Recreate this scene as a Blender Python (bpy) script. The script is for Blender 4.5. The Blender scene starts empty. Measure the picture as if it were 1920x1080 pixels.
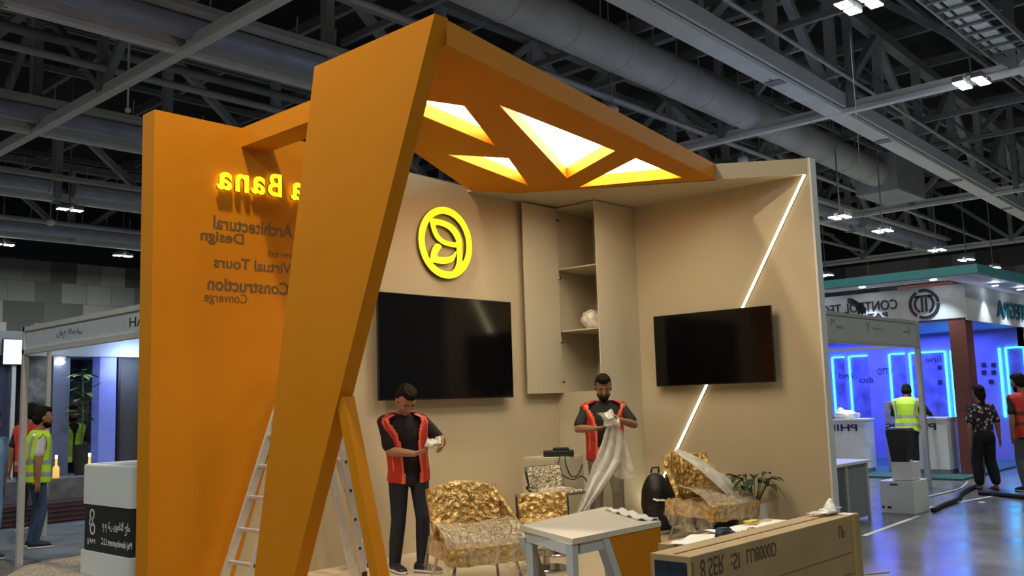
import bpy, bmesh, math, random
from mathutils import Vector, Matrix, Euler, Quaternion, noise
from mathutils.geometry import tessellate_polygon
random.seed(7)
PI = math.pi
scene = bpy.context.scene
COL = scene.collection

# ------------------------------------------------------------------ camera
cam_data = bpy.data.cameras.new('camera')
cam_data.sensor_width = 36.0
cam_data.lens = 1770.5 / 1920 * 36.0
cam_data.clip_end = 300
cam = bpy.data.objects.new('camera', cam_data)
COL.objects.link(cam)
yaw, pitch, roll = 0.8269, 0.1201, -0.0309
F = Vector((math.sin(yaw)*math.cos(pitch), math.cos(yaw)*math.cos(pitch), math.sin(pitch)))
R0 = Vector((math.cos(yaw), -math.sin(yaw), 0)); U0 = R0.cross(F)
R = R0*math.cos(roll) + U0*math.sin(roll); U = U0*math.cos(roll) - R0*math.sin(roll)
m = Matrix((R, U, -F)).transposed().to_4x4()
m.translation = Vector((-10.325, -7.956, 1.60))
cam.matrix_world = m
scene.camera = cam

# ------------------------------------------------------------------ world + exposure
scene.view_settings.view_transform = 'Standard'
scene.view_settings.look = 'None'
scene.view_settings.exposure = 0.22
scene.view_settings.gamma = 1.0
scene.view_settings.use_curve_mapping = False
W = bpy.data.worlds.new('hall_air'); scene.world = W
W.use_nodes = True
W.node_tree.nodes['Background'].inputs[0].default_value = (1.0, 0.985, 0.97, 1)
W.node_tree.nodes['Background'].inputs[1].default_value = 0.080

# hall high bay lamps that hang behind and above the photographer (light only)
def area(name, loc, power, size, color=(0.92, 1.0, 0.90), rot=(0, 0, 0), sy=None, spread=None):
    l = bpy.data.lights.new(name, 'AREA'); l.energy = power; l.color = color
    l.shape = 'RECTANGLE' if sy else 'DISK'; l.size = size
    if sy: l.size_y = sy
    if spread: l.spread = spread
    o = bpy.data.objects.new(name, l); COL.objects.link(o)
    o.location = loc; o.rotation_euler = rot
    return o
LAMP_POWER = 360
WARM, COOL = (1, .80, .56), (.92, 1, .88)
for x, y, k, c in [(-6.9, -1.7, 1.15, WARM), (-13, -9.4, .55, COOL), (-6, -9.4, .3, COOL), (-13, -1.4, .9, COOL), (1, -9.4, .3, COOL), (-13, 9.2, .9, COOL), (8, -9.4, .5, COOL)]:
    area('hall_lamp_light', (x, y, 8.7), LAMP_POWER*k, 0.45, c)

# ------------------------------------------------------------------ materials
MATS = {}
def mat(name, color, rough=0.5, metal=0.0, var=0.06, vscale=6.0, bump=0.0, bscale=40.0, emit=None, estr=0.0,
        coat=0.0, coat_rough=0.08, spec=None, alpha=None, trans=0.0, sheen=0.0):
    if name in MATS: return MATS[name]
    M = bpy.data.materials.new(name); M.use_nodes = True
    nt = M.node_tree; b = nt.nodes['Principled BSDF']
    b.inputs['Roughness'].default_value = rough
    b.inputs['Metallic'].default_value = metal
    if spec is not None: b.inputs['Specular IOR Level'].default_value = spec
    b.inputs['Coat Weight'].default_value = coat; b.inputs['Coat Roughness'].default_value = coat_rough
    b.inputs['Transmission Weight'].default_value = trans
    b.inputs['Sheen Weight'].default_value = sheen
    tc = nt.nodes.new('ShaderNodeTexCoord')
    n = nt.nodes.new('ShaderNodeTexNoise'); n.inputs['Scale'].default_value = vscale; n.inputs['Detail'].default_value = 4
    nt.links.new(tc.outputs['Object'], n.inputs['Vector'])
    r = nt.nodes.new('ShaderNodeValToRGB')
    c0 = [max(0, c*(1-var)) for c in color]; c1 = [min(1, c*(1+var)) for c in color]
    r.color_ramp.elements[0].color = (*c0, 1); r.color_ramp.elements[1].color = (*c1, 1)
    r.color_ramp.elements[0].position = .3; r.color_ramp.elements[1].position = .7
    nt.links.new(n.outputs['Fac'], r.inputs['Fac']); nt.links.new(r.outputs['Color'], b.inputs['Base Color'])
    if emit:
        b.inputs['Emission Color'].default_value = (*emit, 1); b.inputs['Emission Strength'].default_value = estr
    if bump:
        n2 = nt.nodes.new('ShaderNodeTexNoise'); n2.inputs['Scale'].default_value = bscale; n2.inputs['Detail'].default_value = 3
        nt.links.new(tc.outputs['Object'], n2.inputs['Vector'])
        bp = nt.nodes.new('ShaderNodeBump'); bp.inputs['Strength'].default_value = bump; bp.inputs['Distance'].default_value = .02
        nt.links.new(n2.outputs['Fac'], bp.inputs['Height'])
        nt.links.new(bp.outputs['Normal'], b.inputs['Coat Normal' if coat else 'Normal'])
    if alpha is not None: b.inputs['Alpha'].default_value = alpha
    MATS[name] = M
    return M

def film(name, color, opac, rough=0.15, bscale=30, bump=0.8, opac_var=0.3):
    """thin clear plastic: part see-through, part glossy, crinkled"""
    if name in MATS: return MATS[name]
    M = bpy.data.materials.new(name); M.use_nodes = True
    nt = M.node_tree; nt.nodes.remove(nt.nodes['Principled BSDF'])
    out = nt.nodes['Material Output']
    tc = nt.nodes.new('ShaderNodeTexCoord')
    n = nt.nodes.new('ShaderNodeTexNoise'); n.inputs['Scale'].default_value = bscale; n.inputs['Detail'].default_value = 4
    n.inputs['Distortion'].default_value = 1.2
    nt.links.new(tc.outputs['Object'], n.inputs['Vector'])
    bp = nt.nodes.new('ShaderNodeBump'); bp.inputs['Strength'].default_value = bump; bp.inputs['Distance'].default_value = .03
    nt.links.new(n.outputs['Fac'], bp.inputs['Height'])
    pr = nt.nodes.new('ShaderNodeBsdfPrincipled')
    pr.inputs['Base Color'].default_value = (*color, 1); pr.inputs['Roughness'].default_value = rough
    pr.inputs['Specular IOR Level'].default_value = 0.9
    nt.links.new(bp.outputs['Normal'], pr.inputs['Normal'])
    tr = nt.nodes.new('ShaderNodeBsdfTransparent')
    mr = nt.nodes.new('ShaderNodeMapRange')
    mr.inputs['To Min'].default_value = max(0, opac-opac_var); mr.inputs['To Max'].default_value = min(1, opac+opac_var)
    mr.inputs['From Min'].default_value = .3; mr.inputs['From Max'].default_value = .7
    nt.links.new(n.outputs['Fac'], mr.inputs['Value'])
    mx = nt.nodes.new('ShaderNodeMixShader')
    nt.links.new(mr.outputs['Result'], mx.inputs['Fac']); nt.links.new(tr.outputs[0], mx.inputs[1]); nt.links.new(pr.outputs[0], mx.inputs[2])
    nt.links.new(mx.outputs[0], out.inputs['Surface'])
    MATS[name] = M
    return M

def emis(name, color, s):
    return mat(name, color, 0.5, emit=color, estr=s, var=0.01)

ORANGE = mat('orange_paint', (0.56, 0.205, 0.007), 0.6, var=.03, vscale=1.5, spec=.12)
BEIGE = mat('beige_laminate', (0.51, 0.435, 0.295), 0.5, var=.02, vscale=1.2)
CABW = mat('cabinet_board', (0.52, 0.465, 0.345), 0.42, var=.02, vscale=1.2)
WHITE = mat('white_laminate', (0.72, 0.73, 0.74), 0.4, var=.02)
GREYW = mat('pale_grey_board', (0.50, 0.53, 0.56), 0.45, var=.03)
BLACK = mat('matt_black', (0.012, 0.012, 0.013), 0.5)
SCREEN = mat('screen_glass', (0.003, 0.003, 0.004), 0.10, spec=0.32, var=.01)
BEZEL = mat('screen_bezel', (0.01, 0.01, 0.01), 0.3)
CHROME = mat('chrome', (0.45, 0.45, 0.46), 0.18, 1.0)
ALU = mat('brushed_aluminium', (0.62, 0.62, 0.62), 0.42, 0.55, var=.08, vscale=30)
STEEL = mat('painted_steel', (0.46, 0.465, 0.475), 0.55, var=.12, vscale=1.5)
STEEL_D = mat('dark_painted_steel', (0.28, 0.285, 0.295), 0.6, var=.15, vscale=1.5)
STEEL_L = mat('bounce_lit_pale_steel', (0.90, 0.89, 0.87), 0.5, var=.06, vscale=1.2)  # lit copy of the grey truss paint, light from below put into the colour
PIPE = mat('blue_grey_duct', (0.44, 0.48, 0.60), 0.42, 0.2, var=.1, vscale=2)
DUCT = mat('galvanised_duct', (0.58, 0.57, 0.55), 0.55, 0.0, var=.10, vscale=1.0)
ROOF = mat('roof_deck', (0.018, 0.018, 0.02), 0.8, var=.3, vscale=.8)
YGLOW = mat('yellow_sign_acrylic', (0.85, 0.70, 0.02), 0.4, emit=(1.0, 0.83, 0.01), estr=1.25, var=.02)
SIGN_EDGE = mat('yellow_letter_edge', (0.55, 0.38, 0.01), 0.5)
SIGN_SIDE = mat('sign_return', (0.10, 0.06, 0.02), 0.5)
INK = mat('brown_vinyl_letter', (0.13, 0.075, 0.02), 0.5)
NAVY_INK = mat('navy_letter', (0.012, 0.018, 0.05), 0.4)
PANEL = emis('canopy_light_panel', (1.0, 0.91, 0.67), 14.0)
LEDW = emis('warm_led_strip', (1.0, 0.85, 0.52), 11.0)
LEDC = emis('cyan_led_strip', (0.04, 0.62, 1.0), 5.5)
LAMPW = emis('lamp_diffuser', (0.92, 0.96, 1.0), 30.0)
DOWNL = emis('downlight_glow', (0.75, 0.92, 1.0), 14.0)
CARD = mat('corrugated_cardboard', (0.40, 0.27, 0.13), 0.75, var=.10, vscale=5)
CARD_D = mat('dark_cardboard_fold', (0.24, 0.155, 0.075), 0.8, var=.12)
TAPE = mat('parcel_tape', (0.50, 0.36, 0.12), 0.25)
PAPER = mat('white_paper', (0.78, 0.76, 0.72), 0.7)
def wrapped(name, c0, c1, scale, rough, dist, metal=.25):
    """leather seen through crinkled clear wrap: creased glossy surface"""
    M = bpy.data.materials.new(name); M.use_nodes = True
    nt = M.node_tree; b = nt.nodes['Principled BSDF']
    b.inputs['Roughness'].default_value = rough; b.inputs['Metallic'].default_value = metal
    b.inputs['Coat Weight'].default_value = 1.0; b.inputs['Coat Roughness'].default_value = .12
    tc = nt.nodes.new('ShaderNodeTexCoord')
    mp = nt.nodes.new('ShaderNodeMapping'); mp.inputs['Rotation'].default_value = (.3, .9, .5); mp.inputs['Scale'].default_value = (1, .45, 1)
    nt.links.new(tc.outputs['Object'], mp.inputs['Vector'])
    v = nt.nodes.new('ShaderNodeTexVoronoi'); v.inputs['Scale'].default_value = scale; v.feature = 'F1'
    n = nt.nodes.new('ShaderNodeTexNoise'); n.inputs['Scale'].default_value = scale*.7; n.inputs['Detail'].default_value = 5; n.inputs['Distortion'].default_value = 1.6
    nt.links.new(mp.outputs[0], n.inputs['Vector']); nt.links.new(mp.outputs[0], v.inputs['Vector'])
    ad = nt.nodes.new('ShaderNodeMath'); ad.operation = 'MULTIPLY_ADD'; ad.inputs[1].default_value = .6
    nt.links.new(v.outputs['Distance'], ad.inputs[0]); nt.links.new(n.outputs['Fac'], ad.inputs[2])
    bp = nt.nodes.new('ShaderNodeBump'); bp.inputs['Strength'].default_value = 1.0; bp.inputs['Distance'].default_value = dist
    nt.links.new(ad.outputs[0], bp.inputs['Height'])
    nt.links.new(bp.outputs[0], b.inputs['Normal']); nt.links.new(bp.outputs[0], b.inputs['Coat Normal'])
    r = nt.nodes.new('ShaderNodeValToRGB'); r.color_ramp.elements[0].position = .35; r.color_ramp.elements[1].position = .65
    r.color_ramp.elements[0].color = (*c0, 1); r.color_ramp.elements[1].color = (*c1, 1)
    nt.links.new(n.outputs['Fac'], r.inputs['Fac']); nt.links.new(r.outputs[0], b.inputs['Base Color'])
    return M
LEATHER = wrapped('wrapped_tan_leather', (.55, .29, .05), (.90, .62, .20), 17, .28, .07, .3)
SILVERW = wrapped('bubble_wrap_over_tan', (.34, .25, .14), (.80, .70, .52), 34, .25, .035, .3)
FILM = film('clear_plastic_film', (0.85, 0.78, 0.62), 0.30, bscale=7, bump=1.0)
FILMW = film('milky_plastic_film', (0.86, 0.82, 0.74), 0.74, bscale=5, opac_var=.18)
SKIN_A = mat('skin_tan', (0.42, 0.21, 0.115), 0.5, var=.06)
SKIN_B = mat('skin_brown', (0.30, 0.145, 0.075), 0.5, var=.06)
HAIR = mat('dark_hair', (0.009, 0.007, 0.005), 0.75, bump=.3, bscale=90, spec=.15)
HIVIS_R = mat('red_mesh_vest', (0.62, 0.035, 0.018), 0.6, var=.15, vscale=25, bump=.4, bscale=160)
HIVIS_T = mat('coral_vest_trim', (0.95, 0.16, 0.09), 0.4, var=.08)
HIVIS_Y = mat('lime_vest_cloth', (0.52, 0.82, 0.03), 0.55, var=.06, emit=(0.5, 0.8, 0.03), estr=0.0)
REFL = mat('silver_reflective_tape', (0.38, 0.40, 0.42), 0.3, 0.2)
SHIRT_DK = mat('dark_plum_shirt', (0.011, 0.005, 0.008), 0.85, bump=.3, bscale=22)
SHIRT_GR = mat('dark_olive_shirt', (0.013, 0.013, 0.010), 0.85, bump=.3, bscale=22)
SHIRT_W = mat('pale_grey_shirt', (0.50, 0.52, 0.55), 0.75, bump=.3, bscale=22)
JEANS = mat('navy_trousers', (0.008, 0.011, 0.022), 0.75, bump=.4, bscale=18)
JEANS_B = mat('blue_jeans', (0.03, 0.06, 0.13), 0.75, bump=.4, bscale=18)
CARGO = mat('grey_cargo_trousers', (0.24, 0.20, 0.16), 0.75, bump=.4, bscale=18)
SOLE = mat('white_shoe_sole', (0.6, 0.6, 0.6), 0.6)
SHOE = mat('black_shoe', (0.012, 0.012, 0.016), 0.5)
LEAF = mat('glossy_dark_leaf', (0.018, 0.045, 0.014), 0.3, var=.4, vscale=20)
SOIL = mat('potting_soil', (0.02, 0.014, 0.01), 0.9)

# ------------------------------------------------------------------ mesh helpers
class MB:
    """collects shapes and links them as ONE mesh object"""
    def __init__(self): self.bm = bmesh.new()
    def poly_prism(self, pts, vec):
        """planar polygon (list of 3D points) swept along vec"""
        vec = Vector(vec)
        a = [self.bm.verts.new(Vector(p)) for p in pts]
        b = [self.bm.verts.new(Vector(p)+vec) for p in pts]
        self.bm.faces.new(a[::-1]); self.bm.faces.new(b)
        n = len(a)
        for i in range(n): self.bm.faces.new((a[i], a[(i+1) % n], b[(i+1) % n], b[i]))
        return self
    def box(self, a, b, bevel=0.0, seg=2):
        x0, y0, z0 = [min(p, q) for p, q in zip(a, b)]; x1, y1, z1 = [max(p, q) for p, q in zip(a, b)]
        v0 = len(self.bm.verts)
        t = bmesh.new()
        bmesh.ops.create_cube(t, size=1)
        bmesh.ops.transform(t, matrix=Matrix.Translation(((x0+x1)/2, (y0+y1)/2, (z0+z1)/2)) @ Matrix.Diagonal((x1-x0, y1-y0, z1-z0, 1)), verts=t.verts)
        if bevel: bmesh.ops.bevel(t, geom=t.edges, offset=bevel, segments=seg, profile=.6, affect='EDGES')
        self._merge(t); return self
    def _merge(self, t, mtx=None):
        if mtx is not None: bmesh.ops.transform(t, matrix=mtx, verts=t.verts)
        tmp = bpy.data.meshes.new('tmp'); t.to_mesh(tmp); t.free()
        self.bm.from_mesh(tmp); bpy.data.meshes.remove(tmp)
    def bar(self, p, q, w, h, up=(0, 0, 1), bevel=0.0):
        p, q = Vector(p), Vector(q); d = q-p; L = d.length; d.normalize()
        up = Vector(up)
        if abs(d.dot(up)) > .98: up = Vector((0, 1, 0))
        s = d.cross(up).normalized(); u = s.cross(d)
        mtx = Matrix((d, s, u)).transposed().to_4x4(); mtx.translation = (p+q)/2
        t = bmesh.new(); bmesh.ops.create_cube(t, size=1)
        bmesh.ops.transform(t, matrix=Matrix.Diagonal((L, w, h, 1)), verts=t.verts)
        if bevel: bmesh.ops.bevel(t, geom=t.edges, offset=bevel, segments=2, profile=.6, affect='EDGES')
        self._merge(t, mtx); return self
    def tube(self, pts, r, n=10, cap=True):
        pts = [Vector(p) for p in pts]
        rs = r if isinstance(r, (list, tuple)) else [r]*len(pts)
        rings = []; prev = None
        for i, p in enumerate(pts):
            d = (pts[min(i+1, len(pts)-1)] - pts[max(i-1, 0)]).normalized()
            if prev is None:
                a = Vector((0, 0, 1)) if abs(d.z) < .9 else Vector((1, 0, 0))
                s = d.cross(a).normalized()
            else:
                s = (prev - d*prev.dot(d)).normalized()
            prev = s; t = d.cross(s)
            rings.append([self.bm.verts.new(p + (s*math.cos(2*PI*k/n) + t*math.sin(2*PI*k/n))*rs[i]) for k in range(n)])
        for a, b in zip(rings, rings[1:]):
            for k in range(n): self.bm.faces.new((a[k], a[(k+1) % n], b[(k+1) % n], b[k]))
        if cap:
            self.bm.faces.new(rings[0][::-1]); self.bm.faces.new(rings[-1])
        return self
    def loft(self, rings, cap=True, close=True):
        rs = [[self.bm.verts.new(Vector(p)) for p in ring] for ring in rings]
        n = len(rs[0])
        for a, b in zip(rs, rs[1:]):
            for k in range(n if close else n-1): self.bm.faces.new((a[k], a[(k+1) % n], b[(k+1) % n], b[k]))
        if cap and close:
            self.bm.faces.new(rs[0][::-1]); self.bm.faces.new(rs[-1])
        return self
    def ball(self, c, r, sub=2, scale=(1, 1, 1), rot=None):
        t = bmesh.new(); bmesh.ops.create_icosphere(t, subdivisions=sub, radius=1)
        mtx = Matrix.Translation(c) @ (rot.to_matrix().to_4x4() if rot else Matrix()) @ Matrix.Diagonal((r*scale[0], r*scale[1], r*scale[2], 1))
        self._merge(t, mtx); return self
    def capsule(self, p, r1, q, r2, sub=2, n=14):
        p, q = Vector(p), Vector(q)
        self.ball(p, r1, sub); self.ball(q, r2, sub)
        if (q-p).length > 1e-5: self.tube([p, q], [r1, r2], n)
        return self
    def disc(self, c, r, h, n=32, bevel=0):
        c = Vector(c)
        self.loft([[c+Vector((math.cos(2*PI*k/n)*rr, math.sin(2*PI*k/n)*rr, zz)) for k in range(n)]
                   for rr, zz in ([(r, 0), (r, h)] if not bevel else [(r, 0), (r, h-bevel), (r-bevel, h)])])
        return self
    def grid(self, fn, nu, nv, skip=None, close_u=False):
        vs = [[self.bm.verts.new(Vector(fn(i, j))) for j in range(nv+1)] for i in range(nu if close_u else nu+1)]
        m_ = nu
        for i in range(m_):
            for j in range(nv):
                if skip and skip(i, j): continue
                a = vs[i]; b = vs[(i+1) % len(vs)]
                self.bm.faces.new((a[j], b[j], b[j+1], a[j+1]))
        loose = [v for v in self.bm.verts if not v.link_faces]
        bmesh.ops.delete(self.bm, geom=loose, context='VERTS')
        return self
    def solid(self, t):
        bmesh.ops.recalc_face_normals(self.bm, faces=self.bm.faces)
        bmesh.ops.solidify(self.bm, geom=self.bm.faces[:], thickness=t); return self
    def wobble(self, amp, scale, seed=0):
        for v in self.bm.verts:
            v.co += noise.noise_vector(v.co*scale + Vector((seed, seed*2, 0)))*amp
        return self
    def mesh(self, name, smooth=False, recalc=True):
        if recalc: bmesh.ops.recalc_face_normals(self.bm, faces=self.bm.faces)
        me = bpy.data.meshes.new(name)
        self.bm.to_mesh(me); self.bm.free()
        if smooth: me.shade_smooth()
        return me
    def build(self, name, material, parent=None, smooth=False, world=False, auto=None):
        me = self.mesh(name, smooth)
        o = bpy.data.objects.new(name, me); COL.objects.link(o)
        me.materials.append(material)
        if world and parent is not None: me.transform(Matrix.Translation(-root_loc(parent)))
        if parent is not None: o.parent = parent
        if auto:
            me.set_sharp_from_angle(angle=math.radians(auto))
        return o
    def remesh(self, name, material, parent, voxel, smooth=4, factor=.5):
        me = self.mesh(name)
        o = bpy.data.objects.new(name, me); COL.objects.link(o)
        rm = o.modifiers.new('r', 'REMESH'); rm.mode = 'VOXEL'; rm.voxel_size = voxel
        if smooth:
            sm = o.modifiers.new('s', 'SMOOTH'); sm.iterations = smooth; sm.factor = factor
        dg = bpy.context.evaluated_depsgraph_get()
        me2 = bpy.data.meshes.new_from_object(o.evaluated_get(dg))
        o.modifiers.clear(); o.data = me2; me2.name = name
        me2.materials.clear(); me2.materials.append(material); me2.shade_smooth()
        bpy.data.meshes.remove(me)
        if parent is not None: o.parent = parent
        return o

def root_loc(o):
    v = Vector((0, 0, 0))
    while o is not None:
        v = v + Vector(o.location); o = o.parent
    return v
def tag(o, label, cat, group=None):
    o['label'] = label; o['category'] = cat
    if group: o['group'] = group
    return o
def thing(name, label, cat, loc=(0, 0, 0), rz=0.0, group=None):
    o = bpy.data.objects.new(name, None); COL.objects.link(o)
    o.empty_display_size = .2
    o.location = loc; o.rotation_euler = (0, 0, rz)
    return tag(o, label, cat, group)
def struct(o): o['kind'] = 'structure'; return o
def copy_tree(o, parent=None):
    c = o.copy(); COL.objects.link(c)
    if parent is not None: c.parent = parent
    for ch in list(o.children): copy_tree(ch, c)
    return c

def text(name, s, material, origin, right, up, w, h, mirror=True, vflip=False, depth=0.004, parent=None, bold=0.0, keep=False, side=None):
    """lettering fitted to a w x h box whose lower corner is at origin; right/up are the surface's own axes"""
    cu = bpy.data.curves.new(name, 'FONT'); cu.body = s; cu.extrude = 0.5; cu.offset = bold; cu.space_line = .9
    o = bpy.data.objects.new(name, cu); COL.objects.link(o)
    dg = bpy.context.evaluated_depsgraph_get(); dg.update()
    me = bpy.data.meshes.new_from_object(o.evaluated_get(dg))
    bpy.data.objects.remove(o); bpy.data.curves.remove(cu)
    right, up, origin = Vector(right).normalized(), Vector(up).normalized(), Vector(origin)
    nrm = right.cross(up)
    xs = [v.co.x for v in me.vertices]; ys = [v.co.y for v in me.vertices]
    x0, x1, y0, y1 = min(xs), max(xs), min(ys), max(ys)
    for v in me.vertices:
        a = (v.co.x-x0)/max(1e-6, x1-x0); b = (v.co.y-y0)/max(1e-6, y1-y0)
        if mirror: a = 1-a
        if vflip: b = 1-b
        v.co = origin + right*(a*w) + up*(b*h) + nrm*((v.co.z+.5)*depth)
    bm = bmesh.new(); bm.from_mesh(me); bmesh.ops.recalc_face_normals(bm, faces=bm.faces); bm.to_mesh(me); bm.free()
    me.materials.clear(); me.materials.append(material)
    if side is not None:
        me.materials.append(side)
        for p in me.polygons: p.material_index = 0 if abs(p.normal.dot(nrm)) > .7 else 1
    if parent is not None: me.transform(Matrix.Translation(-root_loc(parent)))
    ob = bpy.data.objects.new(name, me); COL.objects.link(ob)
    if parent is not None: ob.parent = parent
    return ob

# ================================================================== THE HALL
# floor: polished concrete
def concrete():
    M = bpy.data.materials.new('polished_concrete'); M.use_nodes = True
    nt = M.node_tree; b = nt.nodes['Principled BSDF']
    tc = nt.nodes.new('ShaderNodeTexCoord')
    n = nt.nodes.new('ShaderNodeTexNoise'); n.inputs['Scale'].default_value = .55; n.inputs['Detail'].default_value = 8; n.inputs['Roughness'].default_value = .62
    nt.links.new(tc.outputs['Object'], n.inputs['Vector'])
    r = nt.nodes.new('ShaderNodeValToRGB')
    r.color_ramp.elements[0].color = (.07, .069, .066, 1); r.color_ramp.elements[0].position = .3
    r.color_ramp.elements[1].color = (.22, .215, .20, 1); r.color_ramp.elements[1].position = .72
    nt.links.new(n.outputs['Fac'], r.inputs['Fac']); nt.links.new(r.outputs['Color'], b.inputs['Base Color'])
    n2 = nt.nodes.new('ShaderNodeTexNoise'); n2.inputs['Scale'].default_value = 1.7; n2.inputs['Detail'].default_value = 5
    nt.links.new(tc.outputs['Object'], n2.inputs['Vector'])
    mr = nt.nodes.new('ShaderNodeMapRange'); mr.inputs['To Min'].default_value = .10; mr.inputs['To Max'].default_value = .36
    nt.links.new(n2.outputs['Fac'], mr.inputs['Value']); nt.links.new(mr.outputs['Result'], b.inputs['Roughness'])
    return M
struct(MB().box((-30, -30, -.2), (80, 45, 0)).build('floor', concrete()))

# acoustic panel wall: staggered grey panels
def acoustic():
    M = bpy.data.materials.new('acoustic_panels'); M.use_nodes = True
    nt = M.node_tree; b = nt.nodes['Principled BSDF']; b.inputs['Roughness'].default_value = .85
    tc = nt.nodes.new('ShaderNodeTexCoord')
    sep = nt.nodes.new('ShaderNodeSeparateXYZ'); nt.links.new(tc.outputs['Object'], sep.inputs[0])
    ad = nt.nodes.new('ShaderNodeMath'); nt.links.new(sep.outputs[0], ad.inputs[0]); nt.links.new(sep.outputs[1], ad.inputs[1])
    cb = nt.nodes.new('ShaderNodeCombineXYZ'); nt.links.new(ad.outputs[0], cb.inputs[0]); nt.links.new(sep.outputs[2], cb.inputs[1])
    br = nt.nodes.new('ShaderNodeTexBrick')
    br.inputs['Scale'].default_value = 1.0; br.inputs['Brick Width'].default_value = 1.25; br.inputs['Row Height'].default_value = 1.02
    br.inputs['Mortar Size'].default_value = .008; br.offset = .43; br.squash = 1.5; br.squash_frequency = 3
    br.inputs['Color1'].default_value = (.07, .07, .07, 1); br.inputs['Color2'].default_value = (.34, .34, .33, 1)
    br.inputs['Mortar'].default_value = (.05, .05, .05, 1); br.inputs['Bias'].default_value = 0
    nt.links.new(cb.outputs[0], br.inputs['Vector']); nt.links.new(br.outputs['Color'], b.inputs['Base Color'])
    return M
AC = acoustic()
struct(MB().box((-30, 40, 0), (80, 40.3, 9.2)).build('wall_far', AC))
DARKW = mat('dark_navy_wall', (0.016, 0.018, 0.026), .8, var=.2, vscale=.3)
struct(MB().box((-30, 39.9, 9.2), (80, 40.2, 14)).build('wall_far_upper', DARKW))
struct(MB().box((46, -30, 0), (46.3, 40, 9.2)).build('wall_side', AC))
struct(MB().box((45.9, -30, 9.2), (46.2, 40, 14)).build('wall_side_upper', DARKW))
struct(MB().box((-14, -14, 13.6), (80, 45, 13.9)).build('ceiling', ROOF))

# ---- roof trusses. Long trusses run along x, cross trusses along y.
ZB = 9.0
PANEL_L = 3.7
def long_truss(name, label, y, x0, n, pipe, zt=12.2, beamw=.22, group=None):
    t = thing(name, label, 'roof truss', (x0, y, ZB), group=group)
    L = n*PANEL_L
    MB().box((0, -beamw/2, 0), (L, beamw/2, .10)).box((0, -.05, .10), (L, .05, .34)).build('bottom_chord', STEEL_L, t)
    MB().box((0, -.16, zt-ZB), (L, .16, zt-ZB+.3)).build('top_chord', STEEL_D, t)
    vm = MB().bar((0, 0, .1), (0, 0, zt-ZB), .24, .24).mesh('vertical_strut')
    dm = MB().bar((0, 0, .2), (PANEL_L, 0, zt-ZB), .22, .2).mesh('diagonal_brace')
    dm2 = MB().bar((0, 0, zt-ZB), (PANEL_L, 0, .2), .22, .2).mesh('diagonal_brace')
    for me in (vm, dm, dm2): me.materials.append(STEEL)
    for k in range(n+1):
        o = bpy.data.objects.new('vertical_strut', vm); COL.objects.link(o); o.parent = t; o.location = (k*PANEL_L, 0, 0)
        if k < n:
            o = bpy.data.objects.new('diagonal_brace', dm if k % 2 else dm2); COL.objects.link(o); o.parent = t; o.location = (k*PANEL_L, 0, 0)
    gm = MB().box((-.3, -.02, 0), (.3, .02, .5)).box((-.18, -.2, -.03), (.18, .2, 0)).mesh('gusset_plate'); gm.materials.append(STEEL_D)
    for k in range(0, n+1, 2):
        o = bpy.data.objects.new('gusset_plate', gm); COL.objects.link(o); o.parent = t; o.location = (k*PANEL_L, 0, 0)
    if pipe:
        for k in range(0, n, 4):
            a_, b_ = k*PANEL_L+.5, min(L, (k+4)*PANEL_L-.5)
            d = MB().tube([(a_-.12, -.42, .42), (a_, -.42, .42), (a_+.001, -.42, .42), (b_, -.42, .42), (b_+.001, -.42, .42), (b_+.12, -.42, .42)], [.27, .27, .24, .24, .27, .27], 18)
            d.build('supply_duct', PIPE, t, smooth=True, auto=40)
        rd = MB()
        rd.box((0, -.95, .62), (L, -.6, .76))
        q = .8
        while q < L:
            rd.tube([(q, -.75, .75), (q+.03, -.75, 1.25)], .018, 5); q += 1.05
        rd.build('hanger_tray', DUCT, t)
    return t
X0 = -.95 - 3*PANEL_L
long_truss('roof_truss', 'steel roof truss with a blue-grey duct above the orange panel', 9.8, X0, 15, True)
long_truss('roof_truss', 'steel roof truss with a blue-grey duct, second one behind the orange panel', 17.65, X0, 15, True)
long_truss('roof_truss', 'steel roof truss with a blue-grey duct, third one behind the orange panel', 25.5, X0, 15, True)
long_truss('roof_truss', 'steel roof truss with a blue-grey duct nearest the grey acoustic wall', 33.4, X0, 15, True)
t18 = long_truss('roof_truss', 'pale steel roof truss with a white side plate, passing over the grey stand wall', 1.18, X0, 15, False, beamw=.5)
t18.rotation_euler = (0, 0, .042)
rl = MB()
rl.tube([(0, -.75, .62), (15*PANEL_L, -.75, .62)], .045, 8)
for k in range(0, 22): rl.bar((k*2.46, -.77, .60), (k*2.46, .1, .60), .06, .05)
rl.build('conduit_rail', STEEL, t18)
MB().box((0, -.34, .12), (15*PANEL_L, -.26, .50)).build('side_plate', mat('white_painted_steel', (.74, .75, .78), .5), t18)
long_truss('roof_truss', 'steel roof truss nearest the camera, beyond the square hall lights', -6.1, X0+7*PANEL_L, 8, False)

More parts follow.
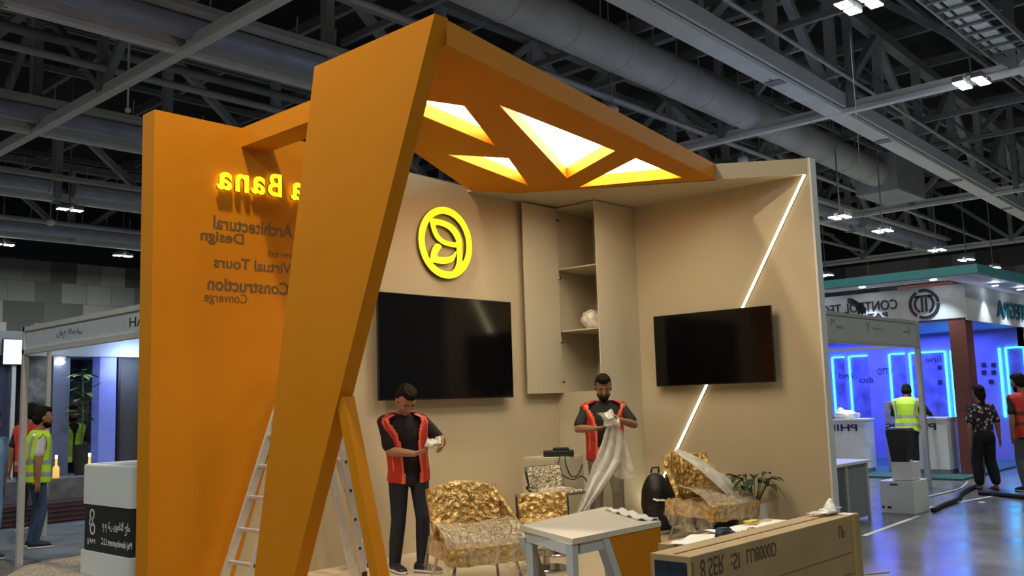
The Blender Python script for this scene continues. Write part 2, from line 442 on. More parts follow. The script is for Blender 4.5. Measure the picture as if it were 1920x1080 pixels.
def cross_truss(label, x, y0, n, zt=12.6):
    t = thing('cross_truss', label, 'roof truss', (x, y0, ZB), 0)
    P = 3.93; L = n*P
    MB().box((-.12, 0, -.02), (.12, L, .09)).box((-.05, 0, .09), (.05, L, .28)).build('bottom_chord', STEEL_L, t)
    MB().box((-.14, 0, zt-ZB), (.14, L, zt-ZB+.26)).build('top_chord', STEEL_D, t)
    vm = MB().bar((0, 0, .1), (0, 0, zt-ZB), .2, .2).mesh('vertical_strut')
    dm = MB().bar((0, 0, .2), (0, P, zt-ZB), .18, .18).mesh('diagonal_brace')
    dm2 = MB().bar((0, 0, zt-ZB), (0, P, .2), .18, .18).mesh('diagonal_brace')
    for me in (vm, dm, dm2): me.materials.append(STEEL_D)
    for k in range(n+1):
        o = bpy.data.objects.new('vertical_strut', vm); COL.objects.link(o); o.parent = t; o.location = (0, k*P, 0)
        if k < n:
            o = bpy.data.objects.new('diagonal_brace', dm if k % 2 else dm2); COL.objects.link(o); o.parent = t; o.location = (0, k*P, 0)
    return t
cross_truss('pale cross truss crossing the blue-grey duct trusses above the orange panel', -.95, 1.8, 9)
cross_truss('grey cross truss meeting the walkway truss beside the square hall lights', 13.9, -6.06, 11)
cross_truss('grey cross truss over the neighbouring stands, second one out from the orange canopy', 29.0, -6.06, 11)
cross_truss('grey cross truss third one out from the orange canopy, near the row of bright lights', 43.0, -6.06, 11)

# purlins under the roof deck: uncountable grid of thin members
pu = MB()
for k in range(17): pu.box((-12+k*3.55, -8, 12.9), (-12+k*3.55+.16, 40, 13.2))
for k in range(13): pu.box((-12, -6+k*3.6, 12.7), (45.8, -6+k*3.6+.12, 12.9))
o = pu.build('roof_purlin', STEEL_D); o['kind'] = 'structure'

# ducts and pipes
t = thing('ventilation_duct', 'long pale round ventilation duct crossing above the orange canopy', 'duct', (-3, 3.95, 9.65))
pp, rr_ = [], []
for k in range(1, 14):
    for dx, r_ in ((-1, .5), (-.05, .5), (-.045, .515), (.045, .515), (.05, .5)):
        pp.append((k*2+dx, (k*2+dx)*.051, 0)); rr_.append(r_)
MB().tube([(0, 0, 0)]+pp+[(27.5, 1.40, 0)], [.5]+rr_+[.5], 28).build('duct_body', DUCT, t, smooth=True, auto=40)
MB().box((27.3, .6, -.75), (30.2, 2.2, .75), .05).build('plenum_box', STEEL, t)
hm_ = MB().tube([(0, 0, .25), (0, -.04, 1.1)], .02, 5).mesh('hanger_rod'); hm_.materials.append(STEEL_D)
for k in range(0, 26):
    o = bpy.data.objects.new('hanger_rod', hm_); COL.objects.link(o); o.parent = t; o.location = (k*1.1, -.40+k*1.1*.051, 0)
def pipe_run(name, label, pts, r, mtl=STEEL):
    o = MB().tube(pts, r, 10).build(name, mtl, smooth=True, auto=40); tag(o, label, 'pipe'); return o
pipe_run('sprinkler_pipe', 'thin grey sprinkler pipe running behind the canopy edge beside the round duct', [(-2, 5.7, 9.3), (43, 7.0, 9.3)], .07)
pipe_run('sprinkler_pipe', 'second thin grey sprinkler pipe, just beyond the round duct', [(-2, 6.9, 9.9), (43, 7.9, 9.9)], .09, STEEL_D)
pipe_run('sprinkler_pipe', 'grey pipe between the round duct and the walkway truss', [(1, 2.75, 10.3), (43, 2.6, 10.3)], .09, STEEL_D)
pipe_run('sprinkler_pipe', 'grey pipe in the gap behind the first duct truss', [(-10, 13.2, 9.6), (43, 13.5, 9.6)], .09)
pipe_run('sprinkler_pipe', 'dark grey pipe high above the second duct truss', [(-10, 15.2, 10.8), (43, 15.3, 10.8)], .12, STEEL_D)
pipe_run('sprinkler_pipe', 'grey pipe low in the gap behind the third duct truss', [(-10, 29.6, 9.1), (43, 29.9, 9.1)], .1)
pipe_run('sprinkler_pipe', 'grey pipe high between the second and third duct trusses', [(-10, 21.2, 10.2), (43, 21.6, 10.2)], .13, STEEL_D)
for i, (x, w) in enumerate([(3.1, 'first'), (7.7, 'second'), (10.2, 'third'), (17.4, 'fourth'), (20.9, 'fifth'), (24.6, 'sixth')]):
    o = MB().bar((x, -6, 10.3), (x, 9.7, 10.3), .12, .16).bar((x, 1.9, 10.3), (x, 3.0, 11.6), .07, .07).build('tie_beam', STEEL_D)
    tag(o, 'thin dark tie beam under the roof, %s one out from the stand along the round duct' % w, 'beam')
o = MB().box((-2.6, 12.2, 10.3), (-1.2, 13.2, 11.6), .05).build('air_handling_box', ROOF); tag(o, 'dark square air handling box up among the trusses behind the first duct truss', 'duct')
# cable tray over the lights
t = thing('cable_tray', 'wide grey cable tray with rungs high over the square hall lights', 'cable tray', (2, -2.55, 9.5))
MB().box((0, -.02, 0), (32, .02, .16)).box((0, .88, 0), (32, .92, .16)).build('side_rail', STEEL, t)
rm_ = MB().box((0, 0, .02), (.09, .9, .06)).mesh('rung'); rm_.materials.append(STEEL_D)
for k in range(52):
    o = bpy.data.objects.new('rung', rm_); COL.objects.link(o); o.parent = t; o.location = (k*.62, 0, 0)
MB().box((0, .30, .08), (32, .62, .14)).box((0, .7, .08), (32, .8, .13)).build('cable_bundle', STEEL_L, t)
# rope and drop rods
o = MB().tube([(-.9, 12.35, 10.0), (-.9, 12.35, 8.5)], .025, 6).ball((-.9, 12.35, 8.42), .07).build('hanging_rope', PAPER); tag(o, 'pale rope hanging from the roof above the orange panel', 'rope')

# round speakers / detectors on short rods
for (x, y, z, w) in ((8.8, 5.96, 8.95, 'above the canopy edge'), (16.1, 6.3, 8.95, 'above the grey stand wall'), (3.78, 28.7, 8.9, 'near the acoustic wall behind the orange panel'), (23.6, 9.6, 8.7, 'over the neighbouring stands')):
    t = thing('pendant_speaker', 'small round white pendant speaker hanging %s' % w, 'speaker', (x, y, z))
    MB().tube([(0, 0, .1), (0, 0, 13.6-z)], .02, 6).build('rod', STEEL, t)
    MB().ball((0, 0, 0), .17, 3, (1, 1, .8)).build('speaker_globe', STEEL_L, t, smooth=True)

# high bay lights
def high_bay(label, x, y, n, z=8.75, q=.36, power=LAMP_POWER):
    t = thing('high_bay_light', label, 'ceiling light', (x, y, z))
    pos = [(a, b) for a in ((-.5, .5) if n >= 2 else (0,)) for b in ((-.5, .5) if n == 4 else (0,))]
    for a, b in pos:
        cx, cy = a*1.15*q, b*1.15*q
        MB().box((cx-.44*q, cy-.36*q, .02), (cx+.44*q, cy+.36*q, .14), .01).build('housing', STEEL_D, t)
        MB().box((cx-.40*q, cy-.32*q, 0), (cx+.40*q, cy+.32*q, .025)).build('diffuser', LAMPW, t)
    MB().box((-q*.6, -.05, .14), (q*.6, .05, .22)).box((-.05, -q*.6, .14), (.05, q*.6, .22)).tube([(0, 0, .2), (0, 0, 13.6-z)], .025, 6).build('suspension', STEEL_D, t)
    l = bpy.data.lights.new('lamp', 'AREA'); l.shape = 'SQUARE'; l.size = .7; l.energy = power; l.color = (.94, 1, .94)
    lo = bpy.data.objects.new('lamp', l); COL.objects.link(lo); lo.parent = t; lo.location = (0, 0, -.03)
for x, w in ((6.6, 'over the canopy edge'), (13.1, 'beside the crossing of the roof trusses'), (19.5, 'out past the crossing of the roof trusses')):
    high_bay('bright cluster of four square hall lights ' + w, x, -1.4, 4)
LROW, LLOW = [(19.08, 4.58), (22.94, 4.71), (29.53, 5.08), (33.72, 5.25), (37.87, 5.34)], (33.34, 11.58)
for (x, y), w in zip(LROW, ('nearest the grey stand wall', 'second from the grey stand wall', 'third from the grey stand wall', 'fourth from the grey stand wall', 'fifth from the grey stand wall')):
    high_bay('small bright four-lamp hall light in the far row, %s' % w, x, y, 4, z=7.2, q=.30)
high_bay('small bright hall light low beside the grey stand wall above the teal roof', LLOW[0], LLOW[1], 4, z=7.2, q=.30)
high_bay('pair of bright square hall lights in the upper row behind the orange panel', 3.15, 25.4, 2, q=.42)
high_bay('bright hall light close to the acoustic wall, cut by the picture edge', 3.9, 33.9, 2, q=.42)
high_bay('pair of bright square hall lights low against the dark wall beside the orange panel', 9.0, 33.9, 2, q=.42)

# ================================================================== THE STAND
ZT, ZC = 4.33, 4.14          # top and underside of the canopy
# stand floor
FLO = mat('stand_floor_vinyl', (0.56, 0.46, 0.32), .4, var=.05, vscale=2.5)
struct(MB().poly_prism([(-6.1, 0, 0), (0, 0, 0), (0, -3.1, 0), (-.6, -3.35, 0), (-6.1, -3.35, 0)], (0, 0, .012)).build('floor_stand', FLO))
# back wall (its edge follows the slanted orange panel)
struct(MB().poly_prism([(-5.592, 0, 0), (.14, 0, 0), (.14, 0, 4.14), (-1.9, 0, 4.14), (-2.35, 0, 4.2), (-4.16, 0, 4.26)], (0, .14, 0)).build('wall_back', BEIGE))
struct(MB().box((0, -3.22, 0), (.14, 0, ZT)).build('wall_right', BEIGE))
struct(MB().box((.0, -3.245, 0), (.14, -3.22, ZT)).build('trim_1', WHITE))
# beige ceiling piece
struct(MB().poly_prism([(-2.42, 0, ZC), (0, 0, ZC), (0, -3.2, ZC), (-.56, -2.40, ZC), (-1.88, -.34, ZC), (-2.40, -.10, ZC)], (0, 0, ZT-ZC)).build('ceiling_stand', BEIGE))

# orange side panel with lettering
t = thing('sign_wall', 'tall orange stand panel carrying the glowing yellow sign and brown service names', 'panel', (-6.384, 0, 0))
MB().poly_prism([(-6.384, 0, 0), (-5.592, 0, 0), (-4.11, 0, ZT), (-6.384, 0, ZT)], (0, .227, 0)).build('panel_board', ORANGE, t, world=True)
XR, ZU = (1, 0, 0), (0, 0, 1)
def sign_text(nm, s, x0, x1, z0, z1, mt, depth, bold=0.0, y=0.0, side=None):
    o = text(nm, s, mt, (x0, y, z0), XR, ZU, x1-x0, z1-z0, True, False, depth, t, bold, side=side); return o
for nm, s, x0, x1, z0, z1 in (('sign_letter', 'a', -5.79, -5.638, 3.672, 3.845), ('sign_letter', 'n', -5.60, -5.457, 3.676, 3.852), ('sign_letter', 'a', -5.426, -5.275, 3.682, 3.86),
                              ('sign_letter', 'B', -5.243, -5.085, 3.686, 3.915), ('sign_letter', 'a', -4.975, -4.835, 3.682, 3.865)):
    sign_text(nm, s, x0, x1, z0, z1, YGLOW, .03, .024, y=-.035, side=SIGN_EDGE)
for s, x0, x1, z0, z1, bd in (('Architectural', -5.793, -4.915, 3.30, 3.432, .02), ('Design', -5.922, -5.468, 3.150, 3.285, .02), ('AI powered', -5.198, -4.58, 3.07, 3.165, 0.0),
                              ('Virtual Tours', -5.784, -4.93, 2.935, 3.045, .02), ('Construction', -5.848, -4.963, 2.718, 2.848, .026), ('Converge', -5.880, -5.432, 2.585, 2.702, .004)):
    sign_text('vinyl_word', s, x0, x1, z0, z1, INK, .002, bd)

# beam from the panel to the canopy
o = MB().box((-5.5, -1.66, ZC), (-5.2, 0, ZT)).build('orange_beam', ORANGE)
tag(o, 'short orange beam joining the orange panel to the canopy', 'beam')

# leaning pillar with its strut
t = thing('leaning_pillar', 'tall orange slanted pillar that narrows to the floor, with a sloping strut', 'pillar', (-5.97, -1.3, 0))
def pil(yz, x0=-5.97, x1=-5.84): return [(x0, y, z) for y, z in yz], (x1-x0, 0, 0)
zt = ZT
a, v = pil([(-1.862, zt), (-.937, 0), (-1.42, 0), (-3.29, zt)])
MB().poly_prism(a, v).build('pillar_board', ORANGE, t, world=True)
a, v = pil([(-2.10, 1.70), (-2.32, 0), (-2.32, 0)], -5.955, -5.83)
MB().poly_prism([(-5.955, -2.09, 1.66), (-5.955, -2.185, 1.68), (-5.955, -2.69, 0), (-5.955, -2.595, 0)], (.10, 0, 0)).build('strut', ORANGE, t, world=True)

# canopy with recessed triangular light panels
t = thing('orange_canopy', 'wedge shaped orange canopy with four glowing triangular light panels', 'canopy', (-3.5, -1.6, ZC))
outer = [(-5.84, -3.27), (-.56, -2.335), (-1.88, -.335), (-2.46, -.075), (-5.84, -1.86)]
tris = [[(-5.634, -2.087), (-4.774, -2.352), (-3.646, -1.646)], [(-3.782, -1.101), (-3.199, -1.403), (-2.096, -.701)],
        [(-4.568, -2.575), (-2.576, -2.328), (-2.034, -1.239)], [(-2.158, -2.292), (-1.01, -2.129), (-1.558, -1.038)]]
def ccw(p):
    s = sum((p[i][0]*p[(i+1) % len(p)][1]-p[(i+1) % len(p)][0]*p[i][1]) for i in range(len(p)))
    return p if s > 0 else p[::-1]
outer = ccw(outer); tris = [ccw(q) for q in tris]
b = MB(); bm = b.bm
loops = [[Vector((x, y, ZC)) for x, y in outer]] + [[Vector((x, y, ZC)) for x, y in q[::-1]] for q in tris]
flat = [p for l in loops for p in l]
lo = [bm.verts.new(p) for p in flat]
for tri in tessellate_polygon(loops): bm.faces.new([lo[i] for i in tri])
hi = [bm.verts.new((x, y, ZT)) for x, y in outer]
for i in range(len(outer)):
    j = (i+1) % len(outer); bm.faces.new((lo[i], lo[j], hi[j], hi[i]))
bm.faces.new(hi)
k = len(outer)
for q in tris:
    up = [bm.verts.new(p.co + Vector((0, 0, .13))) for p in lo[k:k+3]]
    for i in range(3): bm.faces.new((lo[k+i], lo[k+(i+1) % 3], up[(i+1) % 3], up[i]))
    k += 3
b.build('canopy_board', ORANGE, t, world=True)
for q in tris:
    MB().poly_prism([(x, y, ZC+.13) for x, y in q], (0, 0, .02)).build('light_panel', PANEL, t, world=True)

# glowing round logo on the back wall
t = thing('round_logo_sign', 'glowing yellow round emblem with a leaf on the beige back wall', 'sign', (-2.845, 0, 3.46))
def ring_prism(bmb, cx, cz, r0, r1, y0, y1, n=64):
    rings = []
    for rr, yy in ((r0, y0), (r1, y0), (r1, y1), (r0, y1)):
        rings.append([(cx+rr*math.cos(2*PI*k/n), yy, cz+rr*math.sin(2*PI*k/n)) for k in range(n)])
    bmb.loft(rings+[rings[0]], cap=False)
def band(bmb, out, inn, y0, y1):
    """flat outline with an opening, thick in y"""
    lp = [[Vector((x, 0, z)) for x, z in out], [Vector((x, 0, z)) for x, z in inn]]
    fl = lp[0]+lp[1]
    f_ = [bmb.bm.verts.new((p.x, y0, p.z)) for p in fl]; g_ = [bmb.bm.verts.new((p.x, y1, p.z)) for p in fl]
    # tessellate in the xy plane
    for tri in tessellate_polygon([[Vector((p.x, p.z, 0)) for p in l] for l in lp]):
        bmb.bm.faces.new([f_[i] for i in tri]); bmb.bm.faces.new([g_[i] for i in reversed(tri)])
    k0 = 0
    for l in lp:
        n = len(l)
        for i in range(n):
            a_, b_ = k0+i, k0+(i+1) % n
            bmb.bm.faces.new((f_[a_], f_[b_], g_[b_], g_[a_]))
        k0 += n
def smooth_poly(p, it=2):
    for _ in range(it):
        q = []
        for i in range(len(p)):
            a_, b_ = p[i], p[(i+1) % len(p)]
            q.append((a_[0]*.75+b_[0]*.25, a_[1]*.75+b_[1]*.25)); q.append((a_[0]*.25+b_[0]*.75, a_[1]*.25+b_[1]*.75))
        p = q
    return p
b = MB(); ring_prism(b, -2.845, 3.466, .340, .420, -.056, -.044)
b.build('emblem_ring', YGLOW, t, world=True)
b = MB()
band(b, smooth_poly([(-3.087, 3.722), (-3.009, 3.729), (-2.927, 3.728), (-2.833, 3.718), (-2.727, 3.686), (-2.644, 3.625), (-2.598, 3.545), (-2.586, 3.476), (-2.587, 3.43), (-2.675, 3.425), (-2.795, 3.428), (-2.901, 3.443), (-2.998, 3.494), (-3.048, 3.566), (-3.078, 3.649)], 1),
     smooth_poly([(-3.025, 3.661), (-2.903, 3.661), (-2.794, 3.634), (-2.718, 3.576), (-2.656, 3.481), (-2.785, 3.48), (-2.908, 3.499), (-2.979, 3.566)], 1), -.056, -.044)
b.build('leaf_outline', YGLOW, t, world=True)
for nm, pts in (('lower_leaf', [(-2.994, 3.451), (-3.053, 3.385), (-3.087, 3.304), (-3.09, 3.222), (-3.012, 3.214), (-2.884, 3.21), (-2.777, 3.235), (-2.716, 3.282), (-2.687, 3.35), (-2.688, 3.386), (-2.738, 3.332), (-2.811, 3.299), (-2.905, 3.289), (-3.004, 3.284), (-2.973, 3.358), (-2.907, 3.416)]),
            ('stem_outline', [(-2.675, 3.431), (-2.587, 3.44), (-2.588, 3.351), (-2.595, 3.27), (-2.56, 3.24), (-2.611, 3.172), (-2.709, 3.138), (-2.756, 3.138), (-2.701, 3.182), (-2.669, 3.255), (-2.663, 3.344)])):
    q = smooth_poly(pts, 1)
    MB().poly_prism([(x, -.056, z) for x, z in q], (0, .012, 0)).build(nm, YGLOW, t, world=True)
    MB().poly_prism([(x+.004, -.044, z-.004) for x, z in q], (0, .043, 0)).build('dark_return', SIGN_SIDE, t, world=True)
b = MB(); ring_prism(b, -2.845, 3.464, .342, .421, -.044, -.001)
b.build('dark_return', SIGN_SIDE, t, world=True)
b = MB()
band(b, smooth_poly([(-3.087, 3.722), (-3.009, 3.729), (-2.927, 3.728), (-2.833, 3.718), (-2.727, 3.686), (-2.644, 3.625), (-2.598, 3.545), (-2.586, 3.476), (-2.587, 3.43), (-2.675, 3.425), (-2.795, 3.428), (-2.901, 3.443), (-2.998, 3.494), (-3.048, 3.566), (-3.078, 3.649)], 1),
     smooth_poly([(-3.025, 3.661), (-2.903, 3.661), (-2.794, 3.634), (-2.718, 3.576), (-2.656, 3.481), (-2.785, 3.48), (-2.908, 3.499), (-2.979, 3.566)], 1), -.044, -.001)
b.build('dark_return', SIGN_SIDE, t, world=True)

# televisions
def tv(label, origin, right, w, h):
    t = thing('television', label, 'television', origin, math.atan2(right[1], right[0]))
    MB().box((0, .0, 0), (w, .035, h), .006).build('bezel', BEZEL, t)
    MB().box((.008, -.003, .014), (w-.008, .0, h-.008)).build('screen', SCREEN, t)
    MB().box((w*.2, .035, h*.15), (w*.8, .07, h*.8), .01).build('back_cover', BLACK, t)
    MB().box((w*.35, .07, h*.3), (w*.65, .128, h*.7)).build('wall_bracket', BEZEL, t)
    return t
tv('large black television on the beige back wall below the glowing emblem', (-3.935, -.13, 1.655), (1, 0), 2.085, 1.163)
tv('black television on the grey side wall across the light line', (-.13, -1.04, 1.738), (0, -1), 1.654, .903)

# light line
t = thing('light_line', 'long slanted warm light line across the side wall, behind the television', 'light', (-.01, -1.699, 1.735))
p, q = Vector((-.010, -3.168, 4.135)), Vector((-.010, -.66, .03))
MB().bar(p, q, .024, .010, up=(1, 0, 0)).build('diffuser', LEDW, t, world=True)
MB().bar(p+Vector((.005, 0, 0)), q+Vector((.005, 0, 0)), .04, .006, up=(1, 0, 0)).build('channel', ALU, t, world=True)

# tall corner cabinet, its door open flat against the back wall
cx0, cy0, zb = -.859, -.725, 1.69
t = thing('corner_cabinet', 'tall grey beige corner cabinet with open shelves and its door swung open', 'cabinet', (-.43, -.36, 0))
MB().box((cx0, cy0, .012), (-.001, cy0+.02, ZC-.01)).build('front_panel', CABW, t, world=True)
MB().box((cx0, cy0+.02, .012), (cx0+.018, -.001, zb)).build('lower_side_panel', CABW, t, world=True)
MB().box((cx0+.018, cy0+.02, .012), (-.02, -.02, .06)).build('plinth', CABW, t, world=True)
MB().box((-.02, cy0+.02, zb), (-.001, -.001, ZC-.01)).build('back_panel', CABW, t, world=True)
MB().box((cx0, -.02, zb), (-.02, -.001, ZC-.01)).build('inner_side_panel', CABW, t, world=True)
for z in (zb, 2.485, 3.298, ZC-.03):
    MB().box((cx0+.004, cy0+.02, z), (-.02, -.02, z+.018)).build('shelf', CABW, t, world=True)
d = MB().box((cx0-.69, -.10, zb+.005), (cx0-.012, -.082, ZC-.025), .002).build('door', CABW, t, world=True)
hm = MB().disc((0, 0, 0), .017, .012, 16).box((-.03, -.012, -.004), (.03, .012, .004)).mesh('hinge'); hm.materials.append(CHROME)
for z in (3.96, 3.19, 2.35, 1.84):
    h = bpy.data.objects.new('hinge', hm); COL.objects.link(h); h.parent = d
    h.location = Vector((cx0-.012, -.108, z)) - root_loc(d); h.rotation_euler = (PI/2, 0, 0)

# bag on the shelf
b = MB().ball((-.60, -.42, 2.632), .135, 4, (.9, 1.15, .95)).wobble(.03, 14, 3)
o = b.build('plastic_bag_bundle', FILMW, smooth=True); tag(o, 'scrunched pale plastic bag lying on the middle cabinet shelf', 'bag')

# ================================================================== THINGS ON THE STAND
# ---- aluminium step ladder straddling behind the pillar
t = thing('step_ladder', 'aluminium double step ladder standing open behind the slanted pillar', 'ladder', (-5.03, -.50, .012))
HT = 2.12
DOT = mat('rung_end_plug', (.015, .015, .015), .6)
def rail(name, p, q):
    MB().bar(p, q, .026, .075, up=(1, 0, 0), bevel=.004).build(name, ALU, t)
LEFT = [((-.85, .21, 0), (-.06, .21, HT)), ((-.85, -.19, 0), (-.06, -.19, HT))]
RIGHT = [((.80, .21, 0), (.10, .21, HT)), ((.42, -.19, 0), (.02, -.19, HT)), ((.30, -.20, 0), (-.02, -.20, 1.25))]
for p, q in LEFT: rail('side_rail', p, q)
for p, q in RIGHT[:2]: rail('side_rail', p, q)
rail('extension_rail', *RIGHT[2])
def at_z(r, z): p, q = Vector(r[0]), Vector(r[1]); return p.lerp(q, z/q.z)
for k in range(1, 8):
    z = .27*k
    for a_, b_ in ((LEFT[0], LEFT[1]), (RIGHT[0], RIGHT[1])):
        p, q = at_z(a_, z), at_z(b_, z)
        MB().bar(p, q, .045, .03, bevel=.006).build('rung', ALU, t)
        for c in (p, q): MB().tube([c+Vector((0, -.0135, 0)), c+Vector((0, -.018, 0))], .015, 10).build('rung_plug', DOT, t)
for r in LEFT+RIGHT[:2]:
    p = Vector(r[0]); MB().box(p-Vector((.03, .02, .012)), p+Vector((.03, .02, .05)), .005).build('rubber_foot', BLACK, t)
MB().bar((-.06, 0, HT), (.10, 0, HT), .42, .05, up=(0, 0, 1)).build('hinge_plate', ALU, t)

# ---- white kiosk with black name band
t = thing('white_kiosk', 'white rounded kiosk with a black name band beside the orange panel', 'kiosk', (-5.72, 1.47, 0))
def kiosk_ring(x0, x1, y0, y1, z, r=.07, n=6):
    out = []
    for cx, cy, a0 in ((x1-r, y1-r, 0), (x0+r, y1-r, PI/2), (x0+r, y0+r, PI), (x1-r, y0+r, 1.5*PI)):
        for k in range(n+1):
            a = a0+PI/2*k/n; out.append((cx+r*math.cos(a), cy+r*math.sin(a), z))
    return out
kx0, kx1, ky0, ky1 = -6.08, -5.44, .96, 2.08
def krel(b, nm, mt, sm=False): return b.build(nm, mt, t, smooth=sm, world=True, auto=35 if sm else None)
krel(MB().loft([kiosk_ring(kx0-.012, kx1+.012, ky0-.012, ky1+.012, z) for z in (0, .235)]+[kiosk_ring(kx0, kx1, ky0, ky1, .24)]), 'base_shell', WHITE, True)
krel(MB().loft([kiosk_ring(kx0+.012, kx1-.012, ky0+.012, ky1-.012, z) for z in (.24, .70)]), 'name_band', BLACK, True)
krel(MB().loft([kiosk_ring(kx0, kx1, ky0, ky1, z) for z in (.70, 1.085)]+[kiosk_ring(kx0+.015, kx1-.015, ky0+.015, ky1-.015, 1.10)]), 'upper_shell', WHITE, True)
krel(MB().loft([kiosk_ring(kx0+.09, kx1-.09, ky0+.09, ky1-.09, z) for z in (1.10, 1.106)]), 'top_inset', GREYW, True)
WI = mat('white_print', (.75, .75, .75), .5)
XL = (0, -1, 0)
fx = kx0+.012
text('lettering', 'Maj development LLC', WI, (fx, 1.62, .30), XL, ZU, .66, .085, True, False, .002, t, .008)
text('lettering', '\ufee3\ufe8e\ufe9d \ufe8d\ufedf\ufe98\ufec4\ufeee\ufef3\ufeae \u0634 \u0645 \u0645', WI, (fx, 1.60, .44), XL, ZU, .60, .12, True, False, .002, t, .004)
text('lettering', 'MAJ', WI, (fx, 1.93, .30), XL, ZU, .17, .06, True, False, .002, t)
b = MB()
for cy, cz, r in ((1.84, .60, .055), (1.86, .52, .045), (1.825, .46, .06)):
    rings = []
    for rr, xx in ((r-.018, fx), (r, fx), (r, fx-.002), (r-.018, fx-.002)):
        rings.append([(xx, cy+rr*math.cos(2*PI*k/20), cz+rr*math.sin(2*PI*k/20)) for k in range(20)])
    b.loft(rings+[rings[0]], cap=False)
b.build('emblem', WI, t, world=True)

# ---- counter table with orange front
t = thing('reception_table', 'pale grey angular counter table with an orange slanted front', 'table', (-5.0, -3.75, 0))
top = [(-5.71, -4.15), (-4.74, -4.15), (-4.635, -3.92), (-4.20, -3.26), (-5.39, -3.42)]
TW = mat('warm_lit_table_top', (.66, .61, .52), .45, var=.03)  # warm interior light put into the colour of the white top
MB().poly_prism([(x, y, .715) for x, y in top], (0, 0, .035)).build('table_top', TW, t, world=True)
def leg(x, y, w=.055): return MB().box((x, y, 0), (x+w, y+w, .715), .003)
leg(-5.70, -4.14).build('leg', GREYW, t, world=True); leg(-5.39, -3.53).build('leg', GREYW, t, world=True)
leg(-4.36, -3.40, .055).build('leg', GREYW, t, world=True)
MB().poly_prism([(-5.695, -4.09, .645), (-5.385, -3.47, .645), (-5.34, -3.47, .645), (-5.63, -4.09, .645)], (0, 0, .07)).build('apron', GREYW, t, world=True)
MB().box((-5.62, -4.138, .645), (-5.2, -4.08, .715)).build('apron', GREYW, t, world=True)
MB().poly_prism([(-5.40, -4.145, .715), (-5.335, -4.145, .715), (-5.0, -4.145, 0), (-5.065, -4.145, 0)], (0, .07, 0)).build('slanted_leg', GREYW, t, world=True)
MB().poly_prism([(-5.36, -3.43, .66), (-5.25, -3.41, .66), (-4.95, -3.40, 0), (-5.06, -3.41, 0)], (0, .06, 0)).build('slanted_leg', GREYW, t, world=True)
MB().poly_prism([(-5.332, -4.145, .713), (-4.745, -4.145, .713), (-4.745, -4.145, 0), (-4.997, -4.145, 0)], (0, .06, 0)).build('front_panel', ORANGE, t, world=True)
MB().poly_prism([(-4.805, -4.085, 0), (-4.745, -4.145, 0), (-4.64, -3.92, 0), (-4.22, -3.28, 0), (-4.28, -3.30, 0)], (0, 0, .713)).build('side_panel', ORANGE, t, world=True)
MB().poly_prism([(-5.63, -3.95, .30), (-5.12, -4.0, .30), (-5.02, -3.50, .30), (-5.38, -3.50, .30)], (0, 0, .02)).build('lower_shelf', GREYW, t, world=True)
# film corner on the table
b = MB().grid(lambda i, j: (-4.72+.40*i/10-.09*j/8, -4.13+.62*i/10+.10*j/8 - .0, .758+.012*math.sin(i*2.1+j)+(-.05 if (j == 0 and i < 5) else 0)), 10, 8).solid(.004)
o = b.build('paper_sheet', PAPER, smooth=True); tag(o, 'loose white sheet lying over the far corner of the angular table', 'paper')

# ---- television carton in front
CB = (-7.095, -5.885, 0); CT = (-5.495, -5.695, .98)
t = thing('television_carton', 'long brown television carton standing on edge, nearest the camera, with upside down printing', 'box', (-6.3, -5.79, 0))
MB().box(CB, CT, .004).build('carton_body', CARD, t, world=True)
MB().box((CB[0]+.02, CB[1]+.082, .98), (CT[0]-.02, CB[1]+.092, .983)).build('top_seam', CARD_D, t, world=True)
for z in (.80, .70, .585, .47): MB().box((CB[0]+.35, CB[1]-.0015, z), (CT[0]-.05, CB[1], z+.004)).build('print_line', CARD_D, t, world=True)
MB().box((CT[0]-.105, CB[1]-.002, 0), (CT[0]-.065, CB[1], .978)).box((CT[0]-.105, CB[1], .98), (CT[0]-.065, CT[1], .9825)).build('tape_strip', TAPE, t, world=True)
MB().box((CB[0]+.0, CB[1]-.0015, .0), (CB[0]+.016, CB[1], .96)).build('corner_fold', CARD_D, t, world=True)
LABB = mat('dark_blue_print', (.012, .03, .055), .4, var=.6, vscale=18)
MB().box((CB[0]-.002, CB[1]+.02, .30), (CB[0], CT[1]-.02, .955)).build('picture_label', LABB, t, world=True)
b = MB()
for cy, cz, r in ((-5.83, .86, .016), (-5.79, .855, .018), (-5.76, .87, .013), (-5.80, .83, .012)):
    rings = [[(CB[0]-xx, cy+rr*math.cos(2*PI*k/16), cz+rr*math.sin(2*PI*k/16)) for k in range(16)] for rr, xx in ((r-.004, .002), (r, .002), (r, .003), (r-.004, .003))]
    b.loft(rings+[rings[0]], cap=False)
b.build('picture_detail', GREYW, t, world=True)
cy = CB[1]
for s, x0, w, z0, h in (('8 SER', -7.03, .18, .885, .075), (':SI', -6.795, .07, .885, .065), ('LU8000D', -6.665, .262, .893, .058), ('UP', -5.755, .063, .885, .06)):
    text('lettering', s, mat('carton_ink', (.09, .06, .03), .7), (x0, cy, z0), XR, ZU, w, h, False, True, .0015, t, .0)
